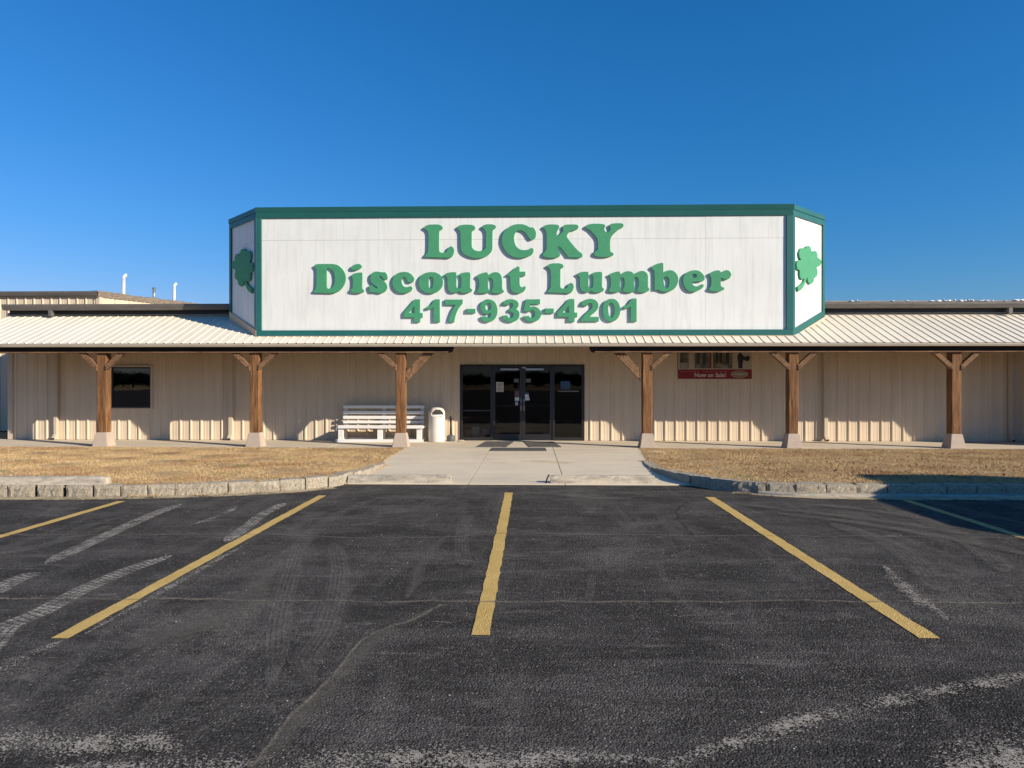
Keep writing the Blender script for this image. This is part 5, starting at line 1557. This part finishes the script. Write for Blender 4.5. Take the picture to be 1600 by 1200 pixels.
# ------------------------------------------------------------------ things outside the frame that shade or mirror in it
VN = empty('parked_van', (10.25, 7.0, 0))
tag(VN, 'white cargo van parked in the stall right of the view, throwing the dark shadow', 'van')
van_w = simple('white_van_paint', (0.75, 0.75, 0.74), 0.3, 0.5, 0, 0.03)
prof = [(-2.72, 0.35), (-2.78, 0.75), (-2.55, 1.05), (-1.85, 1.20), (-1.15, 1.92), (-0.9, 2.03), (2.70, 2.05), (2.78, 1.95), (2.79, 0.45), (2.70, 0.33)]
bm = bmesh.new()
add_prism(bm, [Vector((0, y, z)) for y, z in prof], Vector((-1.0, 0, 0)), Vector((1.0, 0, 0)))
bmesh.ops.bevel(bm, geom=bm.edges[:], offset=0.05, segments=2, affect='EDGES')
obj('van_body', bm_mesh('van_body', bm), van_w, VN)
for sx in (-1, 1):
    for yy in (-1.75, 1.75):
        bm = bmesh.new()
        add_tube(bm, [(sx * 0.80, yy, 0.36), (sx * 1.005, yy, 0.36)], 0.36, 24)
        wl = obj('wheel', bm_mesh('wheel', bm), MAT['black'], VN)
        bm = bmesh.new()
        add_tube(bm, [(sx * 1.0, yy, 0.36), (sx * 1.012, yy, 0.36)], 0.20, 20)
        obj('rim', bm_mesh('rim', bm), MAT['galv'], wl)
    prism('side_window', [(sx * 1.001, -1.55, 1.25), (sx * 1.001, -0.6, 1.25), (sx * 1.001, -0.6, 1.75), (sx * 1.001, -1.12, 1.75)], (sx * 0.006, 0, 0), MAT['dark'], VN)
    box('headlight', sx * 0.75 - 0.15, sx * 0.75 + 0.15, -2.80, -2.70, 0.72, 0.92, MAT['galv'], VN)
    box('tail_lamp', sx * 0.9 - 0.06, sx * 0.9 + 0.06, 2.76, 2.80, 0.9, 1.3, MAT['red'], VN)
VN.location = (10.25, 7.0, 0)

LS = empty('shade_board_stack', (15.7, 19.35, 0.022))  # unseen stack, added to shade the far right of the wall
tag(LS, 'unseen stack of pale boards right of the view, added to shade the wall', 'shade blocker')
lum = make_wood('pale_board', (0.30, 0.20, 0.11), (0.45, 0.33, 0.19), (0.55, 0.42, 0.27), (0.9, 14, 14))
z = 0.0
for tier in range(4):
    for yy in (-0.5, 0.5):
        box('bearer', -1.6, 1.6, yy - 0.045, yy + 0.045, z, z + 0.045, lum, LS)
    z += 0.046
    for row in range(11):
        box('board_layer', -1.65 + random.uniform(-.02, .02), 1.65 + random.uniform(-.02, .02), -0.72, 0.72, z, z + 0.038, lum, LS, 0.003)
        z += 0.0395

# a line of trees across the road behind the camera, seen only as reflections
bark = simple('grey_bark', (0.10, 0.08, 0.06), 0.9, 0.1, 0, 0.3, 8)
leafm = simple('dark_leaf', (0.045, 0.055, 0.022), 0.7, 0.2, 0, 0.4, 1.5)
def tree_parts(seed):
    r = np.random.default_rng(seed)
    rr = random.Random(seed)
    bm = bmesh.new()
    add_tube(bm, [(0, 0, 0), (0.1, 0, 1.0), (0.05, 0.1, 2.2), (0.2, 0, 3.6)], [0.30, 0.24, 0.16, 0.05], 10)
    for q in range(7):
        a = rr.uniform(0, 6.28); z = rr.uniform(0.8, 2.6); L = rr.uniform(1.2, 2.4)
        add_tube(bm, [(0.08, 0.05, z), (math.cos(a) * L * .5, math.sin(a) * L * .5, z + L * .35), (math.cos(a) * L, math.sin(a) * L, z + L * .5)], [0.10, 0.06, 0.02], 6)
    trunk = bm_mesh('trunk', bm, True)
    n = 4000
    cl = r.normal(0, 1, (26, 3)); cl /= np.linalg.norm(cl, axis=1)[:, None]
    cl = cl * r.uniform(0.4, 1.0, 26)[:, None] * np.array([3.2, 3.2, 1.8]) + np.array([0, 0, 2.6])
    c = cl[r.integers(0, 26, n)] + r.normal(0, 0.55, (n, 3))
    d1 = r.normal(0, 1, (n, 3)); d1 /= np.linalg.norm(d1, axis=1)[:, None]
    d2 = np.cross(d1, r.normal(0, 1, (n, 3))); d2 /= np.linalg.norm(d2, axis=1)[:, None]
    s = r.uniform(0.12, 0.28, n)[:, None]
    V = np.stack([c - d1 * s, c + d2 * s * .6, c + d1 * s, c - d2 * s * .6], 1).reshape(-1, 3)
    me = bpy.data.meshes.new('crown')
    me.from_pydata(V.tolist(), [], np.arange(n * 4).reshape(-1, 4).tolist())
    trunk.materials.append(bark); me.materials.append(leafm)
    return trunk, me
tp = [tree_parts(3), tree_parts(8)]
TR = [(x_ + (i_ * 37 % 5) * 0.5, -200 - (i_ * 53 % 7), 0.85 + (i_ * 29 % 6) * 0.07) for i_, x_ in enumerate(list(range(-158, -108, 6)) + list(range(-34, 36, 7)))]
for i, (xx, yy, s) in enumerate(TR):
    t = empty('tree', (xx, yy, -0.03), i * 1.3)
    t.rotation_euler = (0, 0, (i % 3) * 0.25)
    t.scale = (s * 1.75, s, s)
    tag(t, 'leafy tree across the road, seen only mirrored in the glass', 'tree', 'trees mirrored in the glass')
    obj('trunk', tp[i % 2][0], None, t); obj('crown', tp[i % 2][1], None, t)
